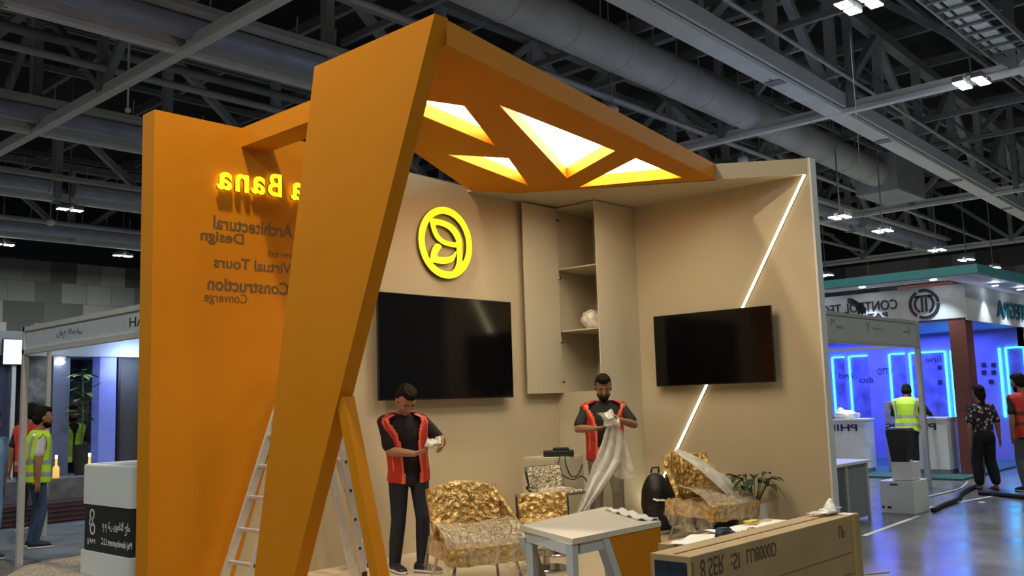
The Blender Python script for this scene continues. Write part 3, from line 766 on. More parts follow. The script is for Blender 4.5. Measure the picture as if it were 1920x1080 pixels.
# second carton behind with the clutter on top
t = thing('flat_carton', 'brown flat topped carton behind the television carton, covered with papers', 'box', (-5.85, -5.35, 0))
MB().box((-6.20, -5.60, 0), (-5.05, -5.12, .86), .004).build('carton_body', CARD, t, world=True)
MB().box((-6.18, -5.365, .86), (-5.07, -5.355, .862)).build('top_seam', CARD_D, t, world=True)
MB().poly_prism([(-6.19, -5.59, .862), (-6.04, -5.59, .862), (-6.04, -5.40, .89), (-6.19, -5.40, .89)], (0, 0, .004)).build('flap', CARD, t, world=True)
for i, (x, y, a, z, w) in enumerate([(-6.02, -5.30, .2, .8615, 'nearest the blue bag'), (-5.62, -5.30, -.25, .8625, 'in the middle of the flat carton'), (-5.35, -5.38, .1, .8635, 'at the far end of the flat carton')]):
    b = MB().grid(lambda p, q: (-.19+.38*p/8, -.13+.26*q/6, .004+.006*math.sin(p*1.3+i)*math.cos(q*1.1)), 8, 6).solid(.002)
    o = b.build('paper_sheet', PAPER, smooth=True); o.location = (x, y, z+.004); o.rotation_euler = (0, 0, a)
    tag(o, 'crumpled pale paper sheet on the flat carton, ' + w, 'paper')
t = thing('tool_bag', 'small open blue cloth bag on the flat carton', 'bag', (-6.08, -5.45, .866))
MB().ball((0, 0, .035), .06, 4, (1.3, .85, .55)).wobble(.035, 24, 5).build('bag_body', mat('blue_cloth', (.03, .045, .075), .8, bump=.5, bscale=40), t, smooth=True)
b = MB()
for k in range(8): b.capsule((.07+.014*k, -.02+.03*math.sin(k*3), .01), .008, (.085+.014*k, .03*math.sin(k*2.1), .02+.018*(k % 3)), .006, 1, 8)
o = b.build('brass_fittings', mat('brass_bits', (.55, .38, .14), .35, .6)); o['kind'] = 'stuff'; o.location = (-6.02, -5.45, .866)
tag(o, 'small heap of brass coloured fittings beside the blue bag', 'fittings')
o = MB().box((0, 0, 0), (.10, .05, .012), .004).build('yellow_tape_roll', mat('yellow_plastic', (.75, .6, .05), .4)); o.location = (-5.42, -5.22, .876); tag(o, 'flat yellow packet on papers at the far end of the flat carton', 'packet')
b = MB()
def scrap(i, j):
    u, v = i/24, j/10
    h = .012+.028*math.sin(PI*u)*math.sin(PI*v)+.032*math.exp(-((u-.70)/.16)**2)*math.sin(PI*v)**2
    return (-5.74+.31*u, -5.795+.085*v-.03*math.sin(u*5), .984+h+.010*noise.noise(Vector((u*9, v*5, 3))))
b.grid(scrap, 24, 10).solid(.005)
o = b.build('plastic_wrap_scrap', FILMW, smooth=True); tag(o, 'crumpled white plastic wrap on the far end of the television carton', 'plastic wrap')

# ---- wrapped lounge chairs
def lounge_chair(label, loc, rz):
    t = thing('wrapped_lounge_chair', label, 'chair', loc, rz, 'tan lounge chairs in plastic wrap')
    def back(i, j):
        u = -1+2*i/18; v = j/10
        w = .30+.05*v - .02*v*v
        return (u*w, .24+.13*v-.17*u*u*(1-.35*v), .40+.46*v+.02*math.cos(u*3))
    b = MB().grid(back, 18, 10).solid(-.05); b.wobble(.012, 9, 1)
    b.build('backrest', LEATHER, t, smooth=True)
    def seat(i, j):
        u = -1+2*i/16; v = -1+2*j/14
        return (u*(.35-.02*v), -.04+v*.34, .40-.025*(1-u*u)*(1-v*v)-.03*max(0, -v)**3)
    b = MB().grid(seat, 16, 14); b.bm.normal_update()
    ret = bmesh.ops.extrude_face_region(b.bm, geom=b.bm.faces[:])
    bmesh.ops.translate(b.bm, vec=(0, 0, -.15), verts=[g for g in ret['geom'] if isinstance(g, bmesh.types.BMVert)])
    b.wobble(.012, 8, 2); b.build('seat_cushion', LEATHER, t, smooth=True, auto=50)
    ar = MB().poly_prism([(.34, .26, .74), (.37, .06, .60), (.385, -.20, .47), (.385, -.34, .42), (.36, .2, .36), (.33, .30, .40)], (.03, 0, 0))
    ar.wobble(.008, 12, 4); ar.build('side_wing', LEATHER, t, smooth=True, auto=50)
    for sx in (-1, 1):
        for sy in (-1, 1):
            MB().tube([(sx*.27, sy*.22-.04, .27), (sx*.33, sy*.30-.04, -.0)], .014, 10).build('leg', CHROME, t)
    MB().box((-.28, -.28, .245), (.28, .2, .27), .01).build('seat_frame', CHROME, t)
    # bubble wrap over the lap of the seat, film hanging at the sides
    def bub(i, j):
        u = -1+2*i/20; v = j/12
        return (u*.37, .14-.47*v-.03*u*u, .52-.06*v-.14*v**3+.05*abs(u)**3+.012*noise.noise(Vector((i*.8, j*.8, 2))))
    MB().grid(bub, 20, 12).solid(.012).build('bubble_wrap', SILVERW, t, smooth=True)
    def skirt(i, j):
        a = 2*PI*i/40; v = j/6
        r = 1+.10*v+.04*math.sin(a*9)*v
        return (.385*r*math.copysign(abs(math.cos(a))**.6, math.cos(a)), -.03+.37*r*math.copysign(abs(math.sin(a))**.6, math.sin(a)), .42-.24*v+.07*math.sin(a*3+1)*v)
    MB().grid(skirt, 40, 6, close_u=True).build('film_skirt', FILM, t, smooth=True)
    return t
lounge_chair('tan lounge chair in crinkled plastic in front of the large television', (-4.26, -1.82, .012), -.42)
lounge_chair('tan lounge chair draped with milky plastic sheet beside the potted plant', (-.88, -2.16, .012), -.15).scale = (1.08, 1.08, 1.10)
b = MB()
def drape(i, j):
    u = i/22; v = j/12
    base = Vector((-1.04, -1.86, 1.02)).lerp(Vector((-.36, -2.40, .50)), u)
    spread = (.16+.62*u*(1.25-u))
    off = Vector((-.45, -.85, 0)).normalized()*(v-.35)*spread
    z = .05*math.sin(v*9+u*4)*(.3+u)-.42*(v*.9)**2*(.25+u) + .05*math.sin(PI*u)
    return base+off+Vector((0, 0, z))
b.grid(drape, 22, 12).solid(.004)
o = b.build('plastic_sheet', FILMW, smooth=True); tag(o, 'milky plastic sheet thrown over the lounge chair beside the plant', 'plastic sheet')

# ---- bar stools
def bar_stool(label, loc, rz, hs):
    t = thing('bar_stool', label, 'stool', loc, rz, 'chrome bar stools in plastic wrap')
    MB().disc((0, 0, 0), .21, .022, 36, .008).build('base_plate', CHROME, t, smooth=True, auto=30)
    MB().tube([(0, 0, .02), (0, 0, .12), (0, 0, .121), (0, 0, hs-.03)], [.035, .035, .026, .026], 16).build('column', CHROME, t, smooth=True, auto=40)
    b = MB(); b.tube([(.15*math.cos(a), .15*math.sin(a)-.05, .21) for a in [2*PI*k/24 for k in range(25)]], .009, 8, False); b.build('foot_ring', CHROME, t, smooth=True)
    def shell(i, j):
        u = -1+2*i/16; v = j/12
        s = v
        if s < .5: y = -.20+.72*s; z = hs+.0-.015*math.sin(PI*s*2)
        else: q = (s-.5)*2; y = .16+.06*q; z = hs+.02+.25*q**1.1
        k = abs(u)**4
        return (u*.25, y-.05*k*(s > .5), z+.05*k*(1-abs(2*s-1)))
    MB().grid(shell, 16, 12).solid(.035).wobble(.007, 20, 6).build('seat_shell', SILVERW if hs > .55 else LEATHER, t, smooth=True)
    pts = [shell(i, 12) for i in range(17)]
    sideL = [shell(0, j) for j in range(12, -1, -1)]; sideR = [shell(16, j) for j in range(0, 13)]
    MB().tube(sideL+[shell(i, 0) for i in range(17)]+sideR+pts[::-1], .012, 8).build('chrome_rim', mat('dark_chrome', (.12, .11, .10), .25, .9), t, smooth=True)
    return t
bar_stool('low bar stool in shiny wrap between the near lounge chair and the angular table', (-3.36, -1.88, .012), -.72, .42)
bar_stool('taller bar stool with a grey wrapped back near the man with the plastic sheet', (-2.62, -1.38, .012), -.1, .62)

# ---- pedestal with adapter and cables
t = thing('white_pedestal', 'plain pale pedestal box against the wall behind the taller stool', 'pedestal', (-1.95, -.80, .012))
MB().box((-.26, -.24, 0), (.26, .24, .94), .006).box((-.25, -.23, .94), (.25, .23, .955), .004).build('pedestal_body', CABW, t)
o = MB().box((-.17, -.07, 0), (.17, .07, .07), .015).box((-.06, -.04, .07), (.12, .05, .10), .015).build('power_adapter', BLACK); o.location = (-1.96, -.90, .968); o.rotation_euler = (0, 0, -.75)
tag(o, 'black power adapter on top of the pale pedestal', 'adapter')
t = thing('black_cable', 'tangled black cable hanging down the front of the pale pedestal', 'cable', (-2.1, -1.06, .96))
for pts in ([(-.02, .0, .03), (-.10, -.04, -.03), (-.17, -.05, -.16), (-.19, -.04, -.30)], [(.04, -.02, .03), (.0, -.06, -.07), (.05, -.09, -.20), (.16, -.10, -.19), (.22, -.12, -.08)],
            [(-.05, -.03, -.18), (.08, -.08, -.24), (.20, -.12, -.21), (.28, -.14, -.30), (.29, -.14, -.42)]):
    pv = [Vector(p) for p in pts]; fine = []
    for i in range(len(pv)-1):
        p0, p1, p2, p3 = pv[max(i-1, 0)], pv[i], pv[i+1], pv[min(i+2, len(pv)-1)]
        for k in range(6):
            s = k/6; fine.append(.5*((2*p1)+(-p0+p2)*s+(2*p0-5*p1+4*p2-p3)*s*s+(-p0+3*p1-3*p2+p3)*s**3))
    fine.append(pv[-1]); MB().tube(fine, .007, 6).build('cord', BLACK, t, smooth=True)
MB().box((.275, -.155, -.50), (.305, -.125, -.42), .005).build('plug', BLACK, t)

# ---- bags by the side wall
t = thing('black_backpack', 'bulky black backpack standing behind the man with the plastic sheet', 'bag', (-.80, -1.42, .012), -.6)
MB().ball((0, 0, .36), .3, 4, (.62, .48, 1.15)).box((-.15, -.17, .03), (.15, .05, .34), .05).wobble(.02, 6, 2).build('pack_body', BLACK, t, smooth=True)
MB().tube([(-.05, .02, .70), (-.04, 0, .76), (.04, 0, .76), (.05, .02, .70)], .012, 8).build('grab_handle', BLACK, t)
MB().box((-.14, -.19, .10), (.14, -.14, .36), .03).build('front_pocket', mat('black_nylon', (.018, .018, .022), .45), t, smooth=True, auto=40)
t = thing('black_suitcase', 'upright black suitcase between the backpack and the side wall', 'suitcase', (-.36, -1.50, .012), -.9)
MB().box((-.20, -.12, .05), (.20, .12, .66), .04).build('shell', BLACK, t, smooth=True, auto=40)
for sx in (-1, 1):
    MB().tube([(sx*.16, 0, 0.03), (sx*.16, .03, .03)], .03, 12).build('wheel', BEZEL, t)
    MB().box((sx*.10-.012, .05, .66), (sx*.10+.012, .07, .72)).build('handle_post', CHROME, t)
MB().box((-.12, .045, .715), (.12, .075, .735), .006).build('handle_grip', BLACK, t)
o = MB().box((-.14, -.10, 0), (.14, .10, .42), .02).build('black_case', BLACK, smooth=True, auto=40); o.location = (-.15, -1.88, .012); o.rotation_euler = (0, 0, -.4)
tag(o, 'small black case leaning room beside the suitcase, against the side wall', 'case')
o = MB().grid(lambda i, j: (-.10+.2*i/8, -.06+.12*j/6, .01+.03*abs(noise.noise(Vector((i*.6, j*.7, 9))))), 8, 6).solid(.004).build('white_rag', PAPER, smooth=True)
o.location = (-.98, -1.62, .40); o.rotation_euler = (.1, .1, -.5); tag(o, 'scrap of white film lying on the black backpack', 'rag')

# ---- potted plant
t = thing('potted_plant', 'leafy dark green plant in a white square pot by the side wall', 'plant', (-.42, -2.49, .012))
p_ = MB().loft([[(sx*r, sy*r, z) for sx, sy in ((-1, -1), (1, -1), (1, 1), (-1, 1))] for r, z in ((.095, 0), (.12, .36), (.105, .36), (.10, .30))])
pot = p_.build('planter', WHITE, t)
MB().box((-.10, -.10, .32), (.10, .10, .335)).build('soil', SOIL, pot)
MB().box((-.125, .01, .19), (-.115, .045, .225), .003).build('water_gauge', BLACK, pot)
lf = MB(); st = MB()
rr = random.Random(4)
for k in range(22):
    a = k*2.4+rr.uniform(-.3, .3); el = rr.uniform(.2, .8); L = rr.uniform(.32, .56)
    base = Vector((.03*math.cos(a), .03*math.sin(a), .33))
    d = Vector((math.cos(a)*el, math.sin(a)*el, 1)).normalized()
    p1 = base+d*L*.62
    st.tube([base, base+d*L*.35, p1], [.007, .006, .004], 6)
    wv = d.cross(Vector((0, 0, 1))).normalized(); ll = rr.uniform(.16, .23); wd = ll*.27
    def blade(i, j, p1=p1, a=a, wv=wv, ll=ll, wd=wd, el=el):
        s = i/8; u = -1+2*j/4
        dirv = Vector((math.cos(a), math.sin(a), 0))
        droop = p1 + dirv*ll*s*(.75+.2*el) + Vector((0, 0, ll*(.75*s-.85*s*s*(.4+el))))
        w = wd*math.sin(PI*min(1, s*.93+.05))**.8
        return droop + wv*u*w + Vector((0, 0, -.25*abs(u)*w*-1))
    lf.grid(blade, 8, 4)
# two long drooping leaves
for a, L in ((-1.2, .42), (2.6, .36)):
    p1 = Vector((.08*math.cos(a), .08*math.sin(a), .62)); wv = Vector((-math.sin(a), math.cos(a), 0))
    st.tube([(0, 0, .33), p1], [.007, .004], 6)
    lf.grid(lambda i, j: p1+Vector((math.cos(a), math.sin(a), 0))*L*(i/8)*.8+Vector((0, 0, L*(.25*i/8-1.15*(i/8)**2.2)))+wv*(-1+2*j/4)*.035*math.sin(PI*(i/8*.93+.05)), 8, 4)
lf.build('foliage', LEAF, t, smooth=True); st.build('stem', mat('plant_stem', (.04, .09, .03), .5), t, smooth=True)

# ================================================================== PEOPLE
def ik(S, Wp, L1, L2, hint):
    d = Wp-S; D = min(d.length, (L1+L2)*.995)
    if d.length < 1e-4: d = Vector((0, 0, -1))
    n = d.normalized(); Wp2 = S+n*D
    a = (L1*L1-L2*L2+D*D)/(2*D); h = math.sqrt(max(0, L1*L1-a*a))
    hv = (hint-n*hint.dot(n)).normalized()
    return S+n*a+hv*h, Wp2

def hand(mb, Wp, fdir, pnorm, curl, side, s=1.0):
    """palm + five jointed fingers. fdir: along the hand, pnorm: out of the palm, side: +1/-1 thumb side"""
    f = fdir.normalized(); p = (pnorm-f*pnorm.dot(f)).normalized(); w = f.cross(p).normalized()*side
    pc = Wp+f*.045*s
    for k in (-1.2, -.4, .4, 1.2):
        mb.capsule(Wp+f*.01*s+w*k*.014*s, .017*s, Wp+f*.085*s+w*k*.019*s, .013*s, 1, 10)
    for k, (L, off) in enumerate(((.066, 1.25), (.078, .42), (.072, -.42), (.056, -1.25))):
        b = Wp+f*.092*s+w*off*.0195*s; d = (f+w*off*.10).normalized(); ang = 0
        for q, fr in enumerate((.45, .32, .23)):
            ang = curl*(.55+.5*q)*(1+.08*k)
            dd = (d*math.cos(ang)+p*math.sin(ang)).normalized()
            e = b+dd*L*fr*s
            mb.capsule(b, (.0092-.0008*q)*s, e, (.0086-.0008*q)*s, 1, 8); b = e
    tb = Wp+f*.025*s+w*.026*s; d = (w*.75+f*.65+p*.25).normalized()
    e = tb+d*.042*s; mb.capsule(tb, .0125*s, e, .0105*s, 1, 8)
    d2 = (f*.85+w*.2+p*(.3+curl*.3)).normalized(); mb.capsule(e, .0105*s, e+d2*.033*s, .0085*s, 1, 8)

def person(label, loc, rz, H, *, lean=.05, side=0.0, head_pitch=.1, head_yaw=0.0, hands=None, feet=((-.11, 0, 0), (.11, 0, 0)),
           shirt=SHIRT_DK, trousers=JEANS, skin=SKIN_A, vest=None, vest_trim=None, bands=(), beard=True, hair_long=False, shoes=SHOE, bare_feet=False,
           voxel=.006, long_sleeve=False, girth=1.0, gap=.34, group=None, finger_curl=.9, twist=0.0, hem=.80, elbow_hint=None, sleeve=.62, wide=1.0):
    t = thing('person', label, 'person', loc, rz, group)
    s = H/1.75
    inv = (Matrix.Translation(loc) @ Matrix.Rotation(rz, 4, 'Z')).inverted()
    hipz = .93*s
    def T(p):      # bend the upper body about the hips
        p = Vector(p); q = p-Vector((0, 0, hipz))
        k = max(0, min(1, q.z/(.5*s)))
        a = lean
        y, z = q.y*math.cos(a)-q.z*math.sin(a), q.y*math.sin(a)+q.z*math.cos(a)
        x = q.x
        tw = twist*k
        x, y2 = x*math.cos(tw)-y*math.sin(tw), x*math.sin(tw)+y*math.cos(tw)
        return Vector((x+side*k*s, y2, z+hipz))
    def ell(c, rx, ry, n=28, bend=True, pw=.85):
        out = []
        for k in range(n):
            a = 2*PI*k/n
            cx, sy = math.sin(a), -math.cos(a)
            p = Vector((c[0]+rx*math.copysign(abs(cx)**pw, cx), c[1]+ry*math.copysign(abs(sy)**pw, sy), c[2]))
            out.append(T(p) if bend else p)
        return out
    g = girth
    SH = [Vector((sx*.185*s*(.5+.5*g), .0, 1.42*s)) for sx in (-1, 1)]
    SHw = [T(p) for p in SH]
    HIP = [Vector((sx*.095*s, 0, .92*s)) for sx in (-1, 1)]
    ANK = [Vector((fx*s, fy*s+.03*s, .085*s)) for fx, fy, _ in feet]
    KNE = []
    for h, a in zip(HIP, ANK):
        k, a2 = ik(h, a, .435*s, .415*s, Vector((0, -1, .05))); KNE.append(k)
    WR = []; EL = []
    for i in (0, 1):
        tgt = (inv @ Vector(hands[i][0])) if hands and hands[i] else T(Vector(((-.27, .27)[i]*s, .02, .84*s)))
        hint = Vector(((-1, 1)[i]*.55, .6, -.6)) if elbow_hint is None else Vector(elbow_hint[i])
        e, w_ = ik(SHw[i], tgt, .30*s, .265*s, hint); EL.append(e); WR.append(w_)
    HC = T((0, -.012*s, 1.625*s)); NB = T((0, .012*s, 1.44*s))
    hr = Matrix.Rotation(head_yaw, 4, 'Z') @ Matrix.Rotation(head_pitch, 4, 'X')
    NT = T((0, -.005*s, 1.545*s))
    piv = NT; HS = 1.13
    def Hd(x, y, z):   # head space: origin at the head centre, face towards -y
        off = Vector((x, y, z))*s + (HC-NT)
        return piv + hr @ (Vector((x, y, z))*s*HS + Vector((0, 0, .01*s)) + (HC-NT))
    # --- body: skin, one surface
    b = MB()
    b.loft([ell((0, .0, z*s), rx*s*g, ry*s*g) for z, rx, ry in ((.86, .135, .085), (.95, .14, .09), (1.08, .125, .085), (1.25, .14, .095), (1.38, .125, .07), (1.43, .075, .055))])
    b.capsule(NB, .058*s, NT, .052*s, 2)
    for i in (0, 1):
        b.capsule(HIP[i], .085*s, KNE[i], .052*s); b.capsule(KNE[i], .052*s, ANK[i], .036*s)
        b.capsule(SHw[i]+Vector((0, 0, -.02*s)), .040*s, EL[i], .042*s); b.capsule(EL[i], .043*s, EL[i].lerp(WR[i], .3), .044*s); b.capsule(EL[i].lerp(WR[i], .3), .044*s, WR[i], .028*s)
        fd = ANK[i]+Vector((math.sin(feet[i][2])*.13, -math.cos(feet[i][2])*.13, -.06))*s
        b.capsule(ANK[i]+Vector((0, .02, -.045))*s, .034*s, fd, .028*s)
    # head: skull, jaw, nose, ears
    hq = hr.to_quaternion()
    def hb(x, y, z, rx, ry, rz_): b.ball(Hd(x, y, z), 1.0, 3, (rx*s*HS, ry*s*HS, rz_*s*HS), hq)
    hb(0, .012, .03, .075, .094, .088); hb(0, -.012, -.03, .064, .076, .082); hb(0, -.045, -.085, .036, .036, .028)
    hb(0, -.05, .005, .062, .045, .05)
    b.capsule(Hd(0, -.086, .012), .010*s, Hd(0, -.104, -.026), .016*s, 2); hb(0, -.082, -.056, .026, .016, .010)
    for sx in (-1, 1):
        hb(sx*.076, .012, -.008, .010, .022, .034); hb(sx*.034, -.07, -.018, .022, .02, .018)
    for i in (0, 1):
        if hands and hands[i]:
            fd = (inv.to_3x3() @ Vector(hands[i][1])); pn = (inv.to_3x3() @ Vector(hands[i][2])); cu = hands[i][3] if len(hands[i]) > 3 else finger_curl
        else:
            fd = (WR[i]-EL[i]).normalized(); pn = Vector(((1, -1)[i], 0, 0)); cu = .35
        hand(b, WR[i], fd, pn, cu, -1 if i == 0 else 1, s)
    b.remesh('body', skin, t, voxel, 3)
    # --- face details
    for sx in (-1, 1):
        e = MB(); e.ball(Hd(sx*.031, -.084, .008), .0115*s, 2, (1.2, .5, .62), hq); e.build('eye', mat('eye_dark', (.02, .014, .012), .25), t, smooth=True)
        e = MB(); e.capsule(Hd(sx*.016, -.094, .029), .0055*s, Hd(sx*.047, -.083, .031), .004*s, 1, 8); e.build('eyebrow', HAIR, t, smooth=True)
    e = MB(); e.capsule(Hd(-.020, -.094, -.055), .0048*s, Hd(.020, -.094, -.055), .0048*s, 1, 8); e.build('mouth', mat('lip', (.24, .09, .07), .5), t, smooth=True)
    # --- hair and beard
    h = MB()
    h.ball(Hd(0, .032, .050), 1, 3, (.080*s*HS, .088*s*HS, .082*s*HS), hq); h.ball(Hd(0, -.012, .094), 1, 3, (.064*s*HS, .068*s*HS, .040*s*HS), hq)
    for sx in (-1, 1): h.ball(Hd(sx*.040, .030, .015), 1, 3, (.044*s*HS, .058*s*HS, .070*s*HS), hq)
    h.ball(Hd(0, .055, -.01), 1, 3, (.074*s*HS, .06*s*HS, .075*s*HS), hq)
    h.ball(Hd(0, -.050, .092), 1, 3, (.052*s*HS, .042*s*HS, .030*s*HS), hq)
    for k in range(10):
        a = k*.63; h.ball(Hd(.045*math.cos(a), -.01+.06*math.sin(a), .112), .024*s, 1)
    if hair_long:
        h.ball(Hd(0, .075, -.03), 1, 3, (.072*s*HS, .055*s*HS, .10*s*HS), hq); h.capsule(Hd(0, .085, -.10), .04*s, T((0, .10*s, 1.40*s)), .02*s)
        h.ball(Hd(0, .11, .05), .05*s, 2)
    h.wobble(.006*s, 40, 3).remesh('hair', HAIR, t, max(.007, voxel), 1)
    if beard:
        bd = MB()
        bd.ball(Hd(0, -.050, -.078), 1, 3, (.052*s*HS, .054*s*HS, .040*s*HS), hq); bd.ball(Hd(0, -.020, -.062), 1, 3, (.068*s*HS, .05*s*HS, .045*s*HS), hq)
        bd.capsule(Hd(-.024, -.098, -.040), .007*s, Hd(.024, -.098, -.040), .007*s, 1, 8)
        bd.remesh('beard', HAIR, t, max(.007, voxel), 1)
    # --- shirt
    prof = [(hem-.02, .175, .118), (.92, .172, .118), (1.02, .165, .118), (1.15, .175, .124), (1.28, .188, .128), (1.37, .182, .112), (1.425, .145, .085), (1.455, .085, .066), (1.475, .068, .06)]
    sh = MB()
    sh.loft([ell((0, (.005 if z > 1.3 else -.004)*s, z*s), rx*s*g, ry*s*g) for z, rx, ry in prof])
    for i in (0, 1):
        end = EL[i].lerp(WR[i], .92) if long_sleeve else SHw[i].lerp(EL[i], sleeve*1.3)
        sh.capsule(SHw[i]+Vector((0, 0, -.014)), .060*s, SHw[i].lerp(EL[i], .5), .060*s)
        sh.capsule(SHw[i].lerp(EL[i], .5), .060*s, (EL[i] if long_sleeve else end), .063*s if not long_sleeve else .050*s)
        if long_sleeve: sh.capsule(EL[i], .052*s, end, .038*s)
    sh.wobble(.008*s, 9, 4)
    sh.remesh('shirt', shirt, t, max(.010, voxel*1.4), 3)
    # --- trousers
    tr = MB()
    tr.loft([ell((0, .004*s, z*s), rx*s*g, ry*s*g, bend=(z > .93)) for z, rx, ry in ((.80, .165, .115), (.88, .172, .122), (.96, .165, .115), (1.01, .155, .11))])
    for i in (0, 1):
        an = ANK[i]+Vector((0, 0, -.015*s if not bare_feet else .06*s))
        tr.capsule(HIP[i]+Vector((0, 0, -.04*s)), .098*s*g, KNE[i], .070*s*wide); tr.capsule(KNE[i], .070*s*wide, KNE[i].lerp(an, .5), .066*s*wide); tr.capsule(KNE[i].lerp(an, .5), .066*s*wide, an, .056*s*wide)
    tr.wobble(.010*s, 8, 7)
    tr.remesh('trousers', trousers, t, max(.010, voxel*1.4), 3)
    # --- shoes
    for i in (0, 1):
        a = feet[i][2]; c = Vector((feet[i][0]*s, feet[i][1]*s, 0)); R2 = Matrix.Rotation(a, 4, 'Z')
        def foot_ring(y, w, z0, z1, n=14):
            return [c+(R2 @ Vector((w*math.cos(2*PI*k/n), y, (z0+z1)/2+(z1-z0)/2*math.sin(2*PI*k/n))))*s for k in range(n)]
        if bare_feet:
            m2 = MB().loft([foot_ring(y, w, 0, .014) for y, w in ((.09, .022), (.06, .036), (-.05, .040), (-.13, .044), (-.19, .025))]); m2.build('sandal', shoes, t, smooth=True); continue
        so = MB().loft([foot_ring(y, w, .022, z1) for y, w, z1 in ((.095, .018, .06), (.085, .034, .09), (.05, .038, .115), (.0, .040, .105), (-.07, .045, .08), (-.13, .047, .065), (-.175, .036, .05), (-.195, .015, .035))])
        o = so.build('shoe', shoes, t, smooth=True)
        MB().loft([foot_ring(y, w, .0, .032) for y, w in ((.10, .018), (.088, .037), (.05, .041), (-.07, .048), (-.13, .050), (-.18, .038), (-.2, .016))]).build('sole', SOLE, o, smooth=True)
    # --- hi-vis vest: open front shell with shoulder straps
    if vest:
        NA, NZ = 108, 40
        vp = [(hem, .198, .142), (.95, .192, .140), (1.08, .188, .138), (1.20, .198, .142), (1.32, .224, .140), (1.40, .242, .118), (1.445, .220, .096), (1.475, .125, .074)]
        def prof_at(z):
            for (z0, a0, b0), (z1, a1, b1) in zip(vp, vp[1:]):
                if z <= z1+1e-6: k = (z-z0)/(z1-z0); return a0+(a1-a0)*k, b0+(b1-b0)*k
            return vp[-1][1:]
        def vpt(i, j, out=0.0):
            a = 2*PI*i/NA; z = hem+(1.475-hem)*j/NZ
            rx, ry = prof_at(z); cx, sy = math.sin(a), -math.cos(a)
            fold = .006*math.sin(a*7+z*5)
            p = Vector(((rx*g+out+fold)*math.copysign(abs(cx)**.85, cx), (ry*g+out+fold)*math.copysign(abs(sy)**.85, sy)+.0, z))
            return T(p*s)
        def cut(i, j):
            a = (i+.5)/NA*2*PI; z = hem+(1.475-hem)*(j+.5)/NZ
            af = min(a, 2*PI-a)            # angle from the front
            gp = gap*(.75+.5*(z-hem)) + .30*max(0, min(1, (z-1.24)/.2))**2
            if af < gp: return True
            sd = abs(af-PI/2)
            return 1.16 < z < 1.42 and sd < .34*math.sin(PI*min(1, (z-1.13)/.30))+.02
        v = MB().grid(lambda i, j: vpt(i, j), NA, NZ, cut, close_u=True)
        bmesh.ops.recalc_face_normals(v.bm, faces=v.bm.faces)
        v.solid(-.004)
        vo = v.build('hi_vis_vest', vest, t, smooth=True)
        for nm, mt_, fn in bands:
            bb = MB().grid(lambda i, j: vpt(i, j, .007), NA, NZ, lambda i, j: cut(i, j) or not fn(min((i+.5)/NA*2*PI, 2*PI-(i+.5)/NA*2*PI), hem+(1.475-hem)*(j+.5)/NZ, (i+.5)/NA*2*PI), close_u=True)
            if len(bb.bm.faces): bb.build(nm, mt_, vo, smooth=True)
            else: bb.bm.free()
    t['_tmp'] = 0; del t['_tmp']
    return t

def red_bands(gp):
    return (('vest_trim', HIVIS_T, lambda af, z, a: af < gp*(.75+.5*(z-.84))+.30*max(0, min(1, (z-1.24)/.2))**2+.14 or z < .825),
            ('reflective_stripe', HIVIS_T, lambda af, z, a: abs(af-1.0) < .05 and z > .95))
def yel_bands():
    return (('reflective_band', REFL, lambda af, z, a: .90 < z < .955),
            ('reflective_band', REFL, lambda af, z, a: 1.05 < z < 1.105),
            ('reflective_strap', REFL, lambda af, z, a: z > 1.105 and (abs(af-.75) < .13 or abs(af-(PI-.75)) < .13)))

# the two men unwrapping furniture on the stand
man_a = person('man in red vest and navy trousers unwrapping something white before the large television', (-4.19, -.87, .012), -.42, 1.80,
       lean=.14, side=-.07, head_pitch=.78, head_yaw=.10, twist=.0, skin=SKIN_A, shirt=SHIRT_DK, trousers=JEANS, vest=HIVIS_R, bands=red_bands(.40), gap=.40, hem=.84,
       hands=(((-4.36, -1.16, 1.145), (.75, -.55, .25), (.3, .3, .9), .75), ((-4.14, -1.30, 1.28), (-.25, -.3, -.55), (-.7, .5, 0), .9)),
       feet=((-.12, .06, .15), (.10, -.10, .75)), voxel=.0055, beard=False)
man_b = person('bearded man in red vest and grey trousers holding a long pale plastic sheet', (-1.32, -1.08, .012), -.80, 1.86,
       lean=.06, head_pitch=.42, head_yaw=-.06, skin=SKIN_B, shirt=SHIRT_GR, trousers=CARGO, vest=HIVIS_R, bands=red_bands(.46), gap=.46, hem=.84,
       hands=(((-1.70, -1.25, 1.27), (.55, -.8, .1), (.2, .3, .9), .8), ((-1.53, -1.46, 1.36), (-.7, .2, .1), (-.2, .6, -.6), .8)),
       feet=((-.13, 0, -.1), (.13, -.03, .2)), voxel=.006, girth=1.08, elbow_hint=((-.75, .3, -.5), (.75, .3, -.5)))
# beard stubble on the first man stays light: only sideburn hair
# plastic they hold
b = MB()
b.ball((-4.255, -1.285, 1.235), .055, 3, (1.5, .8, .7), Quaternion((0, 0, 1), -.7)).ball((-4.20, -1.31, 1.265), .035, 2).wobble(.03, 20, 2)
o = b.build('white_wrapping', FILMW, smooth=True); tag(o, 'scrunched white wrapping in the hands of the man in navy trousers', 'wrapping')
b = MB().tube([(-4.25, -1.30, 1.21), (-4.21, -1.34, 1.05), (-4.15, -1.38, .93)], .0035, 6)
o = b.build('loose_thread', FILMW); tag(o, 'thin plastic strand hanging from the white wrapping', 'strand')
path = [Vector(p) for p in ((-1.77, -1.40, 1.45), (-1.66, -1.46, 1.38), (-1.64, -1.44, 1.26), (-1.63, -1.42, 1.10), (-1.66, -1.38, .92), (-1.74, -1.32, .74), (-1.84, -1.26, .55), (-1.93, -1.21, .40), (-2.02, -1.16, .27))]
rt = Vector((.67, -.74, 0))
